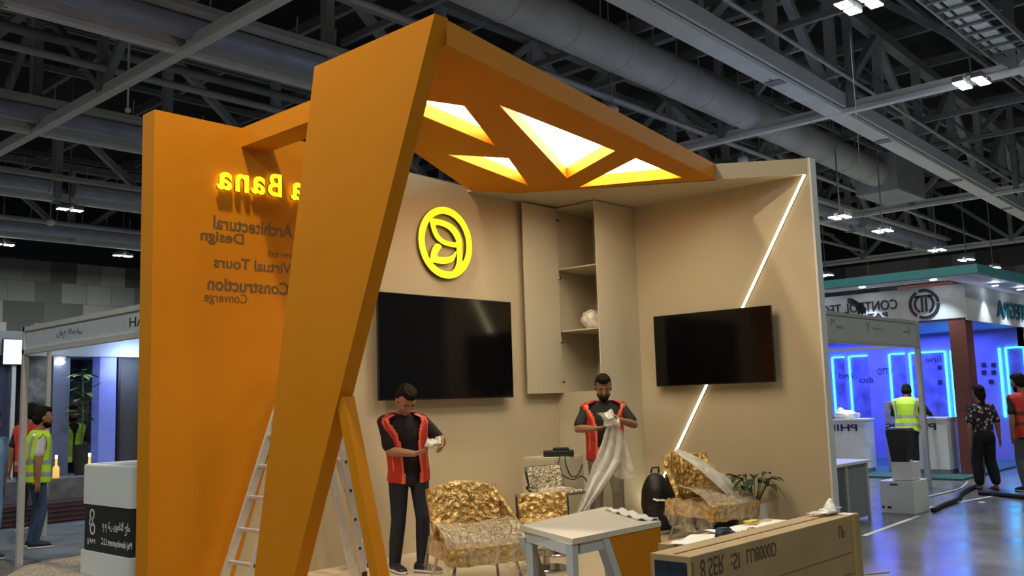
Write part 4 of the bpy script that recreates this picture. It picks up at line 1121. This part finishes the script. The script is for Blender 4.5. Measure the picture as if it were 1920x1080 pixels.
def rib(i, j):
    q = i/32*(len(path)-1); k = min(int(q), len(path)-2); c = path[k].lerp(path[k+1], q-k)
    v = -1+2*j/14; u = i/32
    wd = .085 if u < .2 else (.10+.10*math.sin(min(1, (u-.2)/.35)*PI/2) if u < .55 else .20-.26*(u-.55))
    wd = max(wd, .05)
    return c + rt*v*wd*(.7) + Vector((-.67, -.6, 0))*(.022*math.sin(v*8+u*5)+.012*math.sin(v*17)) + Vector((0, 0, .03*v*math.sin(u*9)))
b = MB().grid(rib, 32, 14).solid(.003)
def flap(i, j):
    u = i/14; v = -1+2*j/10
    c = Vector((-1.58, -1.47, 1.25)).lerp(Vector((-1.47, -1.45, .74)), u)
    return c + rt*v*(.05+.075*u) + Vector((-.67, -.6, 0))*(.02*math.sin(v*6+u*3)) + Vector((0, 0, -.05*(1-v*v)*u))
b.grid(flap, 14, 10)
b2 = MB().ball((-1.70, -1.45, 1.40), .09, 4, (.95, .75, .85)).ball((-1.63, -1.47, 1.33), .06, 4).wobble(.045, 13, 8).wobble(.012, 40, 2)
tmp = b2.mesh('tmp_mesh'); b.bm.from_mesh(tmp); bpy.data.meshes.remove(tmp)
o = b.build('long_plastic_sheet', FILMW, smooth=True); tag(o, 'long pale plastic sheet trailing down from the hands of the bearded man', 'plastic sheet')

# people beyond the stand
person('man in lime vest and jeans standing behind a thin white pole', (-5.62, 4.48, 0), 1.35, 1.70, skin=SKIN_B, shirt=SHIRT_W, trousers=JEANS_B, vest=HIVIS_Y, bands=yel_bands(), gap=.05, voxel=.011, head_yaw=.15, girth=1.08, hem=.82)
person('person in a red vest half hidden behind the man in the lime vest', (-4.95, 6.5, 0), 2.4, 1.78, skin=SKIN_B, shirt=SHIRT_GR, trousers=JEANS, vest=HIVIS_R, bands=yel_bands()[:1], gap=.1, voxel=.013)
person('person in pale blue clothes cut by the picture edge beside the thin pole', (-6.37, 3.95, 0), .4, 1.66, skin=SKIN_B, shirt=mat('pale_blue_cloth', (.14, .27, .42), .8, bump=.2), trousers=mat('pale_blue_cloth', (.14, .27, .42), .8), voxel=.013, hem=.5, girth=1.2)
person('person in green vest half hidden behind the leafy plant among the columns', (-3.33, 9.08, 0), 0, 1.75, skin=SKIN_B, shirt=SHIRT_GR, trousers=JEANS, vest=HIVIS_Y, bands=yel_bands()[:1], gap=.05, voxel=.016)
person('man in lime vest, back turned, leaning over a white counter in the blue stand', (7.50, -1.33, .035), 1.75, 1.70, lean=.30, head_pitch=.5, skin=SKIN_B, shirt=mat('navy_shirt', (.012, .014, .03), .8), trousers=JEANS, vest=HIVIS_Y, bands=yel_bands(), gap=.05, long_sleeve=True, voxel=.013, girth=1.1,
       hands=(((8.02, -1.60, 1.12), (1, 0, -.1), (0, 0, -1), .3), ((7.98, -1.02, 1.12), (1, 0, -.1), (0, 0, -1), .3)))
FLORAL = None
def floral():
    M = bpy.data.materials.new('floral_blouse'); M.use_nodes = True
    nt = M.node_tree; b = nt.nodes['Principled BSDF']; b.inputs['Roughness'].default_value = .8
    tc = nt.nodes.new('ShaderNodeTexCoord'); v = nt.nodes.new('ShaderNodeTexVoronoi'); v.inputs['Scale'].default_value = 17
    nt.links.new(tc.outputs['Object'], v.inputs['Vector'])
    r = nt.nodes.new('ShaderNodeValToRGB'); r.color_ramp.elements[0].position = .34; r.color_ramp.elements[0].color = (.42, .34, .36, 1)
    r.color_ramp.elements[1].position = .40; r.color_ramp.elements[1].color = (.012, .010, .02, 1)
    nt.links.new(v.outputs['Distance'], r.inputs['Fac']); nt.links.new(r.outputs[0], b.inputs['Base Color'])
    return M
person('woman with her back turned in a dark floral blouse and black trousers, barefoot in sandals', (5.85, -3.13, 0), 2.42, 1.62, skin=SKIN_B, shirt=floral(), trousers=mat('black_trousers', (.006, .006, .010), .8), beard=False, hair_long=True, voxel=.012, long_sleeve=False, bare_feet=True, shoes=SHOE, hem=.84, sleeve=.7, girth=1.05, feet=((-.13, 0, .1), (.15, -.02, -.2)), wide=1.4)
person('person with back turned in red vest and grey trousers beside the floral blouse', (5.80, -3.76, 0), 2.55, 1.78, skin=SKIN_B, shirt=SHIRT_GR, trousers=mat('grey_jeans', (.10, .105, .11), .8), vest=HIVIS_R, bands=(('reflective_band', mat('dull_band', (.12, .03, .03), .5), lambda af, z, a: .98 < z < 1.03 or 1.14 < z < 1.19),), gap=.1, voxel=.013, head_pitch=.3)

# ================================================================== NEIGHBOUR STANDS
# ---- shell scheme stand next to the side wall
t = thing('shell_stand', 'small grey shell scheme stand with a white name fascia, behind the side wall', 'stand', (3.1, -2.2, 0))
FX0, FX1, FY = .32, 5.90, -2.2
def sb(a, b, nm, mt, bev=0): return MB().box(a, b, bev).build(nm, mt, t, world=True)
sb((FX0, FY-.012, 2.34), (FX1, FY+.012, 2.70), 'fascia_panel', mat('grey_fascia', (.42, .42, .42), .6))
sb((FX0, FY-.03, 2.69), (FX1+.03, FY+.03, 2.74), 'fascia_rail', ALU); sb((FX0, FY-.03, 2.29), (FX1+.03, FY+.03, 2.34), 'fascia_rail', ALU)
for x in (FX0+.05, FX1): sb((x-.04, FY-.04, 0), (x+.04, FY+.04, 2.74), 'pole', ALU)
sb((FX1-.03, FY+.03, 2.31), (FX1+.03, .9, 2.36), 'return_rail', ALU)
sb((FX0, 1.42, 2.15), (FX1, 1.45, 2.62), 'rear_fascia', mat('grey_fascia', (.42, .42, .42), .6))
GI = mat('grey_print', (.16, .16, .16), .6)
for s_, x, w, z, h in (('Mj', 2.55, .14, 2.52, .12), ('mineral', 2.75, .22, 2.50, .07), ('Y', 3.80, .16, 2.50, .14), ('petrel', 4.02, .42, 2.52, .06), ('office', 5.28, .2, 2.52, .05), ('J', 5.52, .10, 2.51, .12)):
    text('fascia_print', s_, GI, (x, FY-.0125, z), XR, ZU, w, h, True, False, .001, t)
t = thing('clip_spotlight', 'black clip on spotlight standing on top of the white name fascia', 'spotlight', (3.55, -2.2, 2.74))
MB().bar((-.26, 0, .20), (.10, 0, .13), .06, .07).bar((.05, 0, .14), (.24, 0, .06), .07, .09).build('lamp_head', BLACK, t)
MB().bar((.05, 0, .0), (.05, 0, .15), .025, .025).bar((.18, 0, 0), (.18, 0, .1), .02, .02).build('clamp', BLACK, t)

# ---- large blue lit stand
t = thing('blue_stand', 'large white stand lit blue, with a lettered fascia and a red brown corner column', 'stand', (10, 0, 0))
FW = mat('white_fascia', (.60, .60, .62), .5)
BLUEW = mat('blue_lit_white_wall', (.24, .25, .52), .5)  # white walls, the blue light on them also put into the colour
sb((8.2, -2.3, 2.90), (8.32, 6.0, 3.53), 'fascia_board', FW); sb((8.2, -2.32, 2.85), (15.0, -2.3, 3.54), 'fascia_board', FW)
REDB = mat('red_brown_column', (.16, .045, .035), .5)
sb((8.22, -2.28, 0), (8.62, -1.98, 2.9), 'corner_column', REDB)
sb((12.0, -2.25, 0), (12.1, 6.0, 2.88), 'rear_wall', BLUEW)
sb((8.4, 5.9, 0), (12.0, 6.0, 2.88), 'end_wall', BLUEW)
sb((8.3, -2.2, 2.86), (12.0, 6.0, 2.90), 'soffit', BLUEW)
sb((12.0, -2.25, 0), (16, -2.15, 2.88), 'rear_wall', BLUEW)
sb((7.2, -2.32, 0), (14, 6.0, .035), 'platform', mat('teal_carpet', (.03, .10, .10), .9))
for y0, y1, full in ((1.99, 1.70, 0), (1.57, 1.14, 0), (.60, .26, 0), (.13, -.62, 1), (-.78, -1.08, 0), (-1.92, -2.24, 0)):
    sb((11.985, y1+.02, .95), (11.998, y0-.02, 2.42), 'wall_poster', mat('blue_poster', (.16, .17, .42), .4, var=.5, vscale=3))
    sb((11.96, y0-.0, .95), (11.985, y0+.035, 2.44), 'light_strip', LEDC); sb((11.96, y1, 2.42), (11.985, y0, 2.45), 'light_strip', LEDC)
    if full or y0 < -1: sb((11.96, y1-.04, .95), (11.985, y1, 2.44), 'light_strip', LEDC)
sb((11.965, -1.80, .95), (11.985, -1.75, 2.44), 'light_strip', LEDC)
for y, z in ((-1.43, 2.09), (-1.63, 2.08), (-1.42, 1.93), (-1.62, 1.92), (-.85, 1.92), (-.5, 2.08), (-.48, 1.75), (-1.55, 1.72), (-1.35, 1.55)):
    sb((11.97, y-.045, z-.045), (11.986, y+.045, z+.045), 'wall_icon', NAVY_INK)
for y, z, s_ in ((.92, 1.98, 'CTTO'), (1.86, 1.92, 'and'), (1.38, 1.8, 'data'), (-.2, 2.2, 'line')):
    text('poster_print', s_, NAVY_INK, (11.984, y, z), XL, ZU, .34, .14, True, False, .002, t)
for s_, y0, y1, z, h, bd in (('CONTROL TECH', .60, -1.07, 3.17, .19, .0), ('PATHWAYS', .35, -.87, 3.03, .09, 0)):
    text('fascia_letter', s_, NAVY_INK, (8.198, y0, z), XL, ZU, y0-y1, h, True, False, .02, t, bd)
text('fascia_letter', 'INTEGRA', mat('teal_letter', (.01, .14, .20), .4), (10.05, -2.322, 3.0), XR, ZU, 2.6, .33, True, False, .03, t, .012)
# round emblem: ring with a T-like figure
b = MB(); LXE = 8.196
cy_, cz_ = -1.58, 3.215
for r0, r1, a0, a1 in ((.235, .285, .1, 1.9), (.235, .285, 2.1, 4.1), (.235, .285, 4.3, 6.25), (.15, .19, -1.05, 1.05), (.15, .19, PI-1.05, PI+1.05)):
    rr_ = []
    n_ = 24
    for k in range(n_+1):
        a = a0+(a1-a0)*k/n_; c_, s_ = math.cos(a), math.sin(a)
        rr_.append([(LXE, cy_-r0*c_, cz_+r0*s_), (LXE, cy_-r1*c_, cz_+r1*s_), (LXE-.02, cy_-r1*c_, cz_+r1*s_), (LXE-.02, cy_-r0*c_, cz_+r0*s_)])
    b.loft(rr_)
b.box((LXE-.02, cy_-.17, cz_+.13), (LXE, cy_+.17, cz_+.168)).box((LXE-.02, cy_-.055, cz_-.15), (LXE, cy_-.02, cz_+.12)).box((LXE-.02, cy_+.02, cz_-.15), (LXE, cy_+.055, cz_+.12))
b.build('emblem', NAVY_INK, t, world=True)

# ---- teal roof hung over the blue stand
t = thing('teal_canopy', 'thin teal roof frame hung above the blue stand with small downlights', 'canopy', (10, 0, 3.7))
TEAL = mat('teal_edge', (.05, .22, .24), .5)
MB().poly_prism([(7.6, -2.75, 3.64), (15, -3.2, 3.56), (15, -2.2, 3.56), (8.3, -2.0, 3.64), (8.3, 6.2, 3.64), (7.6, 6.2, 3.64)], (0, 0, .16)).build('roof_frame', TEAL, t, world=True)
MB().poly_prism([(7.64, -2.70, 3.625), (14.9, -3.14, 3.545), (14.9, -2.25, 3.545), (8.25, -2.05, 3.625), (8.25, 6.1, 3.625), (7.64, 6.1, 3.625)], (0, 0, .015)).build('soffit_board', FW, t, world=True)
MB().box((8.6, -2.0, 3.52), (8.75, -.95, 3.64)).build('brown_beam', REDB, t, world=True)
MB().box((9.2, -1.7, 3.36), (9.3, 1.5, 3.62)).build('brown_beam', REDB, t, world=True)
dm = MB().disc((0, 0, 0), .06, .012, 16).mesh('downlight'); dm.materials.append(DOWNL)
for x, y in ((7.85, .35), (7.85, -.55), (7.85, -1.9), (9.3, -2.55), (10.6, -2.65), (11.9, -2.7)):
    o = bpy.data.objects.new('downlight', dm); COL.objects.link(o); o.parent = t; o.location = Vector((x, y, 3.612 if y > -2.4 else 3.535))-Vector((10, 0, 3.7))
    l = bpy.data.lights.new('downlight_lamp', 'SPOT'); l.energy = 130 if y > -1 else 60; l.spot_size = 1.5; l.spot_blend = .6; l.color = (.75, .92, 1); l.shadow_soft_size = .05
    lo = bpy.data.objects.new('downlight_lamp', l); COL.objects.link(lo); lo.parent = t; lo.location = o.location+Vector((0, 0, -.02))
for x, y in ((7.7, -.75),):
    MB().tube([(x, y, 3.8), (x, y, 9.0)], .005, 5).build('hanging_wire', ROOF, t, world=True)
# blue light washing the stand interior (the stand's own wall washers)
area('wall_washer_light', (10.6, .6, 2.80), 260, 2.2, (.12, .15, 1.0), (0, 0, 0), 4.5)
area('wall_washer_light', (3.4, -.2, 2.55), 26, 2.5, (.16, .18, 1.0), (0, 0, 0), 2.0)
area('wall_washer_light', (13.0, -2.9, 2.7), 20, 2.0, (.16, .18, 1.0), (0, 0, 0), .5)

# ---- counters with lettering
def counter(label, x, y0, y1, s_, ty0, ty1):
    t = thing('white_counter', label, 'counter', (x, (y0+y1)/2, .035), group='white lettered counters')
    MB().box((x, y1, .115), (x+.55, y0, 1.03), .004).build('counter_body', WHITE, t, world=True)
    MB().box((x-.02, y1-.02, 1.03), (x+.57, y0+.02, 1.07), .004).build('counter_top', WHITE, t, world=True)
    MB().box((x+.02, y1+.02, .035), (x+.53, y0-.02, .115)).build('kick_plate', STEEL_D, t, world=True)
    text('counter_letter', s_, mat('blue_letter', (.01, .025, .12), .4), (x-.001, ty0, .84), XL, ZU, ty0-ty1, .13, True, False, .006, t, .02)
counter('white counter with blue lettering nearest the side wall, cluttered with plastic bags', 7.72, .85, -.40, 'PHILIPS', .62, -.30)
counter('white counter with blue lettering in front of which the man in the lime vest leans', 8.05, -1.00, -1.85, 'PHILIPS', -.72+.0, -1.66)
b = MB(); b.ball((7.95, -.02, 1.14), .16, 3, (1, 1.6, .55)).ball((7.95, .12, 1.20), .09, 3).wobble(.05, 12, 2)
o = b.build('plastic_bags', FILMW, smooth=True); tag(o, 'heap of crumpled clear plastic on the lettered counter nearest the side wall', 'plastic wrap')
o = MB().box((7.80, .25, 1.072), (8.15, .75, 1.12), .01).build('folded_cloth', mat('purple_cloth', (.06, .03, .10), .8)); tag(o, 'dark folded cloth on the lettered counter nearest the side wall', 'cloth')
t = thing('green_screen_stand', 'slim pale display post with a red mark, between the two lettered counters', 'display', (8.4, -.75, .035))
MB().box((-.05, -.16, 0), (.05, .16, 1.35), .01).build('post_board', BLUEW, t); MB().box((-.056, -.05, 1.2), (-.05, .05, 1.3)).build('red_mark', mat('red_mark', (.4, .05, .05), .5), t)

# ---- metal crate, boxes and suitcase on the hall floor
t = thing('grey_cabinet', 'low grey metal cabinet standing just outside the side wall', 'cabinet', (1.1, -2.6, 0))
GM = mat('grey_sheet_metal', (.27, .28, .30), .4, .25)
MB().box((.45, -2.95, .04), (1.66, -2.25, .70), .006).build('cabinet_body', GM, t, world=True)
MB().box((.40, -2.99, .70), (1.72, -2.22, .735), .004).build('cabinet_top', WHITE, t, world=True)
for x in (.98, 1.60): MB().box((x, -2.975, .0), (x+.05, -2.95, .70)).build('edge_strip', ALU, t, world=True)
MB().box((.47, -2.965, .08), (.95, -2.95, .66)).build('door', mat('dark_sheet_metal', (.12, .125, .135), .4, .2), t, world=True)
MB().box((1.66, -2.9, .05), (1.72, -2.5, .69)).build('side_panel', ALU, t, world=True)
t = thing('large_white_box', 'large white carton on the hall floor, lowest of the white pile', 'box', (2.56, -3.08, 0))
MB().box((2.3, -3.28, 0), (2.83, -2.84, .415), .006).build('carton_body', WHITE, t, world=True)
MB().poly_prism([(2.83, -3.28, .415), (2.98, -3.26, .36), (2.98, -2.86, .36), (2.83, -2.84, .415)], (0, 0, .006)).build('flap', GREYW, t, world=True)
for y, z, w, h in ((-2.98, .36, .10, .022), (-2.93, .06, .05, .03), (-2.86, .06, .03, .03)): MB().box((2.298, y-w, z), (2.3, y, z+h)).build('print_mark', BLACK, t, world=True)
t = thing('small_white_box', 'small white box on top of the large white carton', 'box', (2.56, -3.1, .42))
MB().box((2.40, -3.24, .421), (2.72, -2.98, .655), .006).build('carton_body', WHITE, t, world=True)
MB().ball((2.44, -3.23, .67), .02, 2).build('tape_end', PAPER, t, world=True)
t = thing('black_bin', 'black tapered suitcase shaped case standing on the small white box', 'case', (2.56, -3.08, .656))
MB().loft([[(2.56+sx*a, -3.07+sy*b_, z) for sx, sy in ((-1, -1), (1, -1), (1, 1), (-1, 1))] for a, b_, z in ((.12, .10, .657), (.14, .145, 1.06), (.13, .135, 1.075))]).build('case_shell', BLACK, t, world=True)
MB().box((2.43, -3.20, 1.075), (2.69, -2.94, 1.10), .008).build('lid', mat('grey_lid', (.16, .16, .18), .4), t, world=True)

# ---- floor cables, tape line, scraps
def smooth_path(pts, n=8):
    pv = [Vector(p) for p in pts]; out = []
    for i in range(len(pv)-1):
        p0, p1, p2, p3 = pv[max(i-1, 0)], pv[i], pv[i+1], pv[min(i+2, len(pv)-1)]
        for k in range(n):
            s_ = k/n; out.append(.5*((2*p1)+(-p0+p2)*s_+(2*p0-5*p1+4*p2-p3)*s_*s_+(-p0+3*p1-3*p2+p3)*s_**3))
    return out+[pv[-1]]
for nm, lb, pts, r in (('thick_cable', 'thick black cable curving over the floor in front of the white boxes', [(2.6, -3.40, .035), (3.2, -3.32, .035), (3.9, -3.28, .035), (4.6, -3.1, .035), (5.3, -2.98, .035), (6.4, -2.85, .035)], .035),
                      ('thick_cable', 'thick black cable running past the feet of the woman in the floral blouse', [(5.0, -3.25, .035), (4.9, -3.55, .035), (4.7, -3.9, .035), (4.6, -4.3, .035), (4.6, -5.2, .035)], .035),
                      ('thin_cable', 'thin pale cable lying between the white boxes and the teal carpet', [(3.0, -2.75, .012), (4.3, -2.72, .012), (5.6, -2.75, .012), (6.9, -2.5, .012)], .012)):
    o = MB().tube(smooth_path(pts), r, 8).build(nm, BLACK if r > .02 else PAPER, smooth=True); tag(o, lb, 'cable')
o = MB().bar((.22, -3.47, .001), (2.2, -3.36, .001), .06, .002).build('floor_tape', PAPER); tag(o, 'straight white tape line stuck on the grey floor beside the cartons', 'tape')
o = MB().bar((3.0, -3.15, .001), (4.9, -3.45, .001), .05, .002).build('floor_tape', PAPER); tag(o, 'thin white tape line on the floor beyond the white boxes', 'tape')
o = MB().bar((-2.05, -4.35, .004), (-1.78, -4.52, .004), .02, .008).build('wood_sliver', CARD); tag(o, 'thin wooden sliver on the grey floor beside the television carton', 'scrap')
o = MB().box((3.9, -3.62, .0), (4.05, -3.55, .012)).build('paper_scrap', PAPER); tag(o, 'small white paper scrap on the floor before the thick cable', 'scrap')
o = MB().box((6.2, -4.05, 0), (6.45, -3.85, .42), .03).build('blue_bucket', mat('pale_blue_plastic', (.25, .33, .6), .4)); tag(o, 'pale blue bucket beside the person in the red vest, at the picture edge', 'bucket')

# ---- stand with the white fascia behind the kiosk
t = thing('corner_stand', 'shell scheme stand with a pale fascia on thin poles behind the white kiosk', 'stand', (-6.28, 1.8, 0))
LF = mat('pale_blue_grey_fascia', (.40, .43, .48), .5)
sb((-6.29, .2, 2.34), (-6.27, 3.14, 2.55), 'fascia_panel', LF); sb((-6.31, .2, 2.545), (-6.25, 3.17, 2.595), 'fascia_rail', ALU); sb((-6.31, .2, 2.29), (-6.25, 3.17, 2.345), 'fascia_rail', ALU)
sb((-6.31, 3.12, 0), (-6.25, 3.18, 2.595), 'pole', ALU); sb((-5.13, 5.50, 0), (-5.08, 5.55, 2.595), 'pole', ALU)
sb((-6.29, 3.15, 2.545), (-5.10, 5.52, 2.595), 'return_rail', ALU) if False else None
MB().bar((-6.28, 3.15, 2.57), (-5.10, 5.52, 2.57), .05, .05).build('return_rail', ALU, t, world=True)
text('fascia_print', '\u0634\u0631\u0643\u0629 \u0639\u0645\u0627\u0646', BLACK, (-6.291, 2.28, 2.40), XL, ZU, .62, .095, True, False, .001, t)
text('fascia_print', 'AH', BLACK, (-6.291, .62, 2.40), XL, ZU, .3, .09, True, False, .001, t)
# interior of the display behind it: stage, columns, glass
t = thing('display_stage', 'dark striped low stage with a grey counter behind the men at the pale fascia', 'stage', (-3.2, 7.4, 0))
STR = mat('burgundy_ribbed_board', (.05, .02, .025), .6)
MB().box((-5.4, 7.0, 0), (0, 7.6, .30)).build('stage_front', STR, t, world=True)
rb = None
for k in range(4): MB().box((-5.4, 6.985, .03+.07*k), (0, 7.0, .055+.07*k)).build('ribbed_strip', mat('burgundy_light', (.10, .045, .05), .6), t, world=True)
MB().box((-5.4, 7.6, 0), (0, 8.9, .62)).build('counter', mat('grey_stone', (.16, .165, .18), .5, var=.4, vscale=5), t, world=True)
STONE = mat('mottled_stone', (.085, .085, .085), .6, var=.7, vscale=6)
NAVYG = mat('dark_navy_glass', (.012, .02, .06), .15)
BLUEP = mat('blue_lit_column', (.20, .24, .62), .3, emit=(.12, .18, .75), estr=.22)  # blue light on the column put into its colour and a faint glow
for nm, x0, x1, mt, lb, y in (('stone_column', -4.29, -3.90, STONE, 'mottled grey stone slab nearest the thin pole', 8.6), ('display_column', -3.88, -3.60, mat('blue_grey_column', (.12, .14, .22), .3), 'narrow blue grey column under the bright lamp', 8.5),
                      ('stone_column', -3.58, -3.38, STONE, 'narrow stone slab behind the leafy plant', 9.28), ('display_column', -3.10, -2.80, None, 'column painted with lavender blue light beside the dark slab', 8.5),
                      ('stone_column', -2.77, -2.72, BLACK, 'thin black slab between the blue column and the grey slab', 8.5), ('stone_column', -2.70, -2.34, mat('grey_slab', (.055, .06, .065), .6), 'dark grey slab behind the white kiosk', 8.6), ('glass_panel', -2.3, -1.4, NAVYG, 'dark navy glass panel closest to the orange panel', 8.5),
                      ('stone_column', -4.95, -4.55, mat('navy_column', (.04, .045, .10), .4), 'navy column at the picture edge under the white screen', 8.5)):
    o = MB().box((x0, y, .62), (x1, y+.3, 2.60), .01).build(nm, mt or BLUEP, smooth=False); tag(o, lb, 'column')
o = MB().box((-5.6, 9.6, 0), (0, 9.75, 2.60)).build('stand_back_wall', STONE); tag(o, 'mottled stone back wall of the display behind the columns', 'wall')
o = MB().box((-5.6, 8.45, 2.602), (0, 9.75, 3.0)).build('bulkhead', mat('blue_lit_white_board', (.45, .55, .75), .5)); tag(o, 'pale blue lit bulkhead above the display columns', 'bulkhead')  # white board, bluish light put into its colour
t = thing('bright_screen', 'overbright white screen above the man in the lime vest by the thin pole', 'screen', (-4.55, 8.3, 2.62))
MB().box((-.03, .05, -2.0), (.03, .10, .1)).build('stand_post', STEEL, t); MB().box((-.20, 0, -.18), (.20, .05, .24)).build('screen_frame', BLACK, t); MB().box((-.185, -.01, -.165), (.185, 0, .225)).build('lit_panel', emis('white_screen_glow', (.75, .95, 1), 3.0), t)
t = thing('wall_lamp', 'small bright white lamp high on the display behind the columns', 'lamp', (-3.80, 8.42, 2.50))
MB().ball((0, 0, 0), .065, 3, (1.2, .5, .7)).build('bulb', emis('lamp_bulb', (.9, .97, 1), 14.0), t); MB().box((-.1, .02, .05), (.1, .07, .1)).build('bracket', STEEL, t)
area('display_lamp_light', (-3.9, 7.4, 2.55), 17, 1.0, (.6, .75, 1.0), (0, 0, 0), 1.6)
area('display_lamp_light', (-2.6, 8.1, 2.50), 8, .5, (.5, .65, 1.0), (1.3, 0, 0), .5)
for x, y, lb in ((-3.52, 7.85, 'small amber lit bottle on the display counter nearest the white kiosk'), (-4.05, 7.85, 'small amber lit bottle on the display counter behind the man in the lime vest')):
    t = thing('lit_bottle', lb, 'bottle', (x, y, .62))
    MB().tube([(0, 0, 0), (0, 0, .16), (0, 0, .20), (0, 0, .30)], [.05, .05, .02, .018], 14).build('glass_body', mat('amber_glass', (.6, .36, .06), .2, emit=(1, .55, .12), estr=.7), t, smooth=True)
    MB().tube([(0, 0, .30), (0, 0, .36)], .022, 12).build('cap', emis('bottle_cap_glow', (1, .95, .85), 1.2), t)
t = thing('leafy_plant', 'bushy green plant in a dark pot between the display columns', 'plant', (-3.53, 8.15, .62))
MB().tube([(0, 0, 0), (0, 0, .5)], [.10, .14], 14).build('pot', BLACK, t, smooth=True, auto=40)
lf = MB(); rr = random.Random(9)
for k in range(60):
    a = rr.uniform(0, 2*PI); r_ = rr.uniform(0, .15); z = rr.uniform(.95, 1.75); c = Vector((r_*math.cos(a), r_*math.sin(a), z)); d = Vector((math.cos(a), math.sin(a), rr.uniform(-.2, .8))).normalized()
    w_ = d.cross(Vector((0, 0, 1))).normalized(); L = rr.uniform(.16, .26)
    lf.grid(lambda i, j: c+d*L*i/5+w_*(-1+2*j/2)*.05*math.sin(PI*(i/5*.92+.05))-Vector((0, 0, .05*(i/5)**2)), 5, 2)
lf.build('foliage', mat('bright_leaf', (.08, .16, .03), .5, var=.5, vscale=12), t, smooth=True)
MB().tube([(0, 0, .45), (.01, 0, 1.0), (0, .01, 1.6)], .015, 6).build('stem', mat('plant_stem', (.04, .09, .03), .5), t)
RUG = mat('speckled_rug', (.33, .28, .23), .9, var=.6, vscale=45)
o = MB().poly_prism([(-6.25, 3.05, .0), (-5.60, 3.25, 0), (-5.50, 2.2, 0), (-6.5, 1.3, 0), (-6.7, 2.4, 0)], (0, 0, .012)).build('speckled_rug', RUG); tag(o, 'speckled beige rug on the floor between the thin pole and the white kiosk', 'rug')
o = MB().box((-6.2, 3.4, 0), (-2.6, 6.9, .006)).build('blue_light_patch', mat('blue_lit_floor', (.13, .16, .20), .7, var=.2, vscale=3)); tag(o, 'pale blue grey sheet painting blue light on the floor behind the white kiosk', 'floor patch')  # sheet added on the bare floor, its colour stands in for blue light
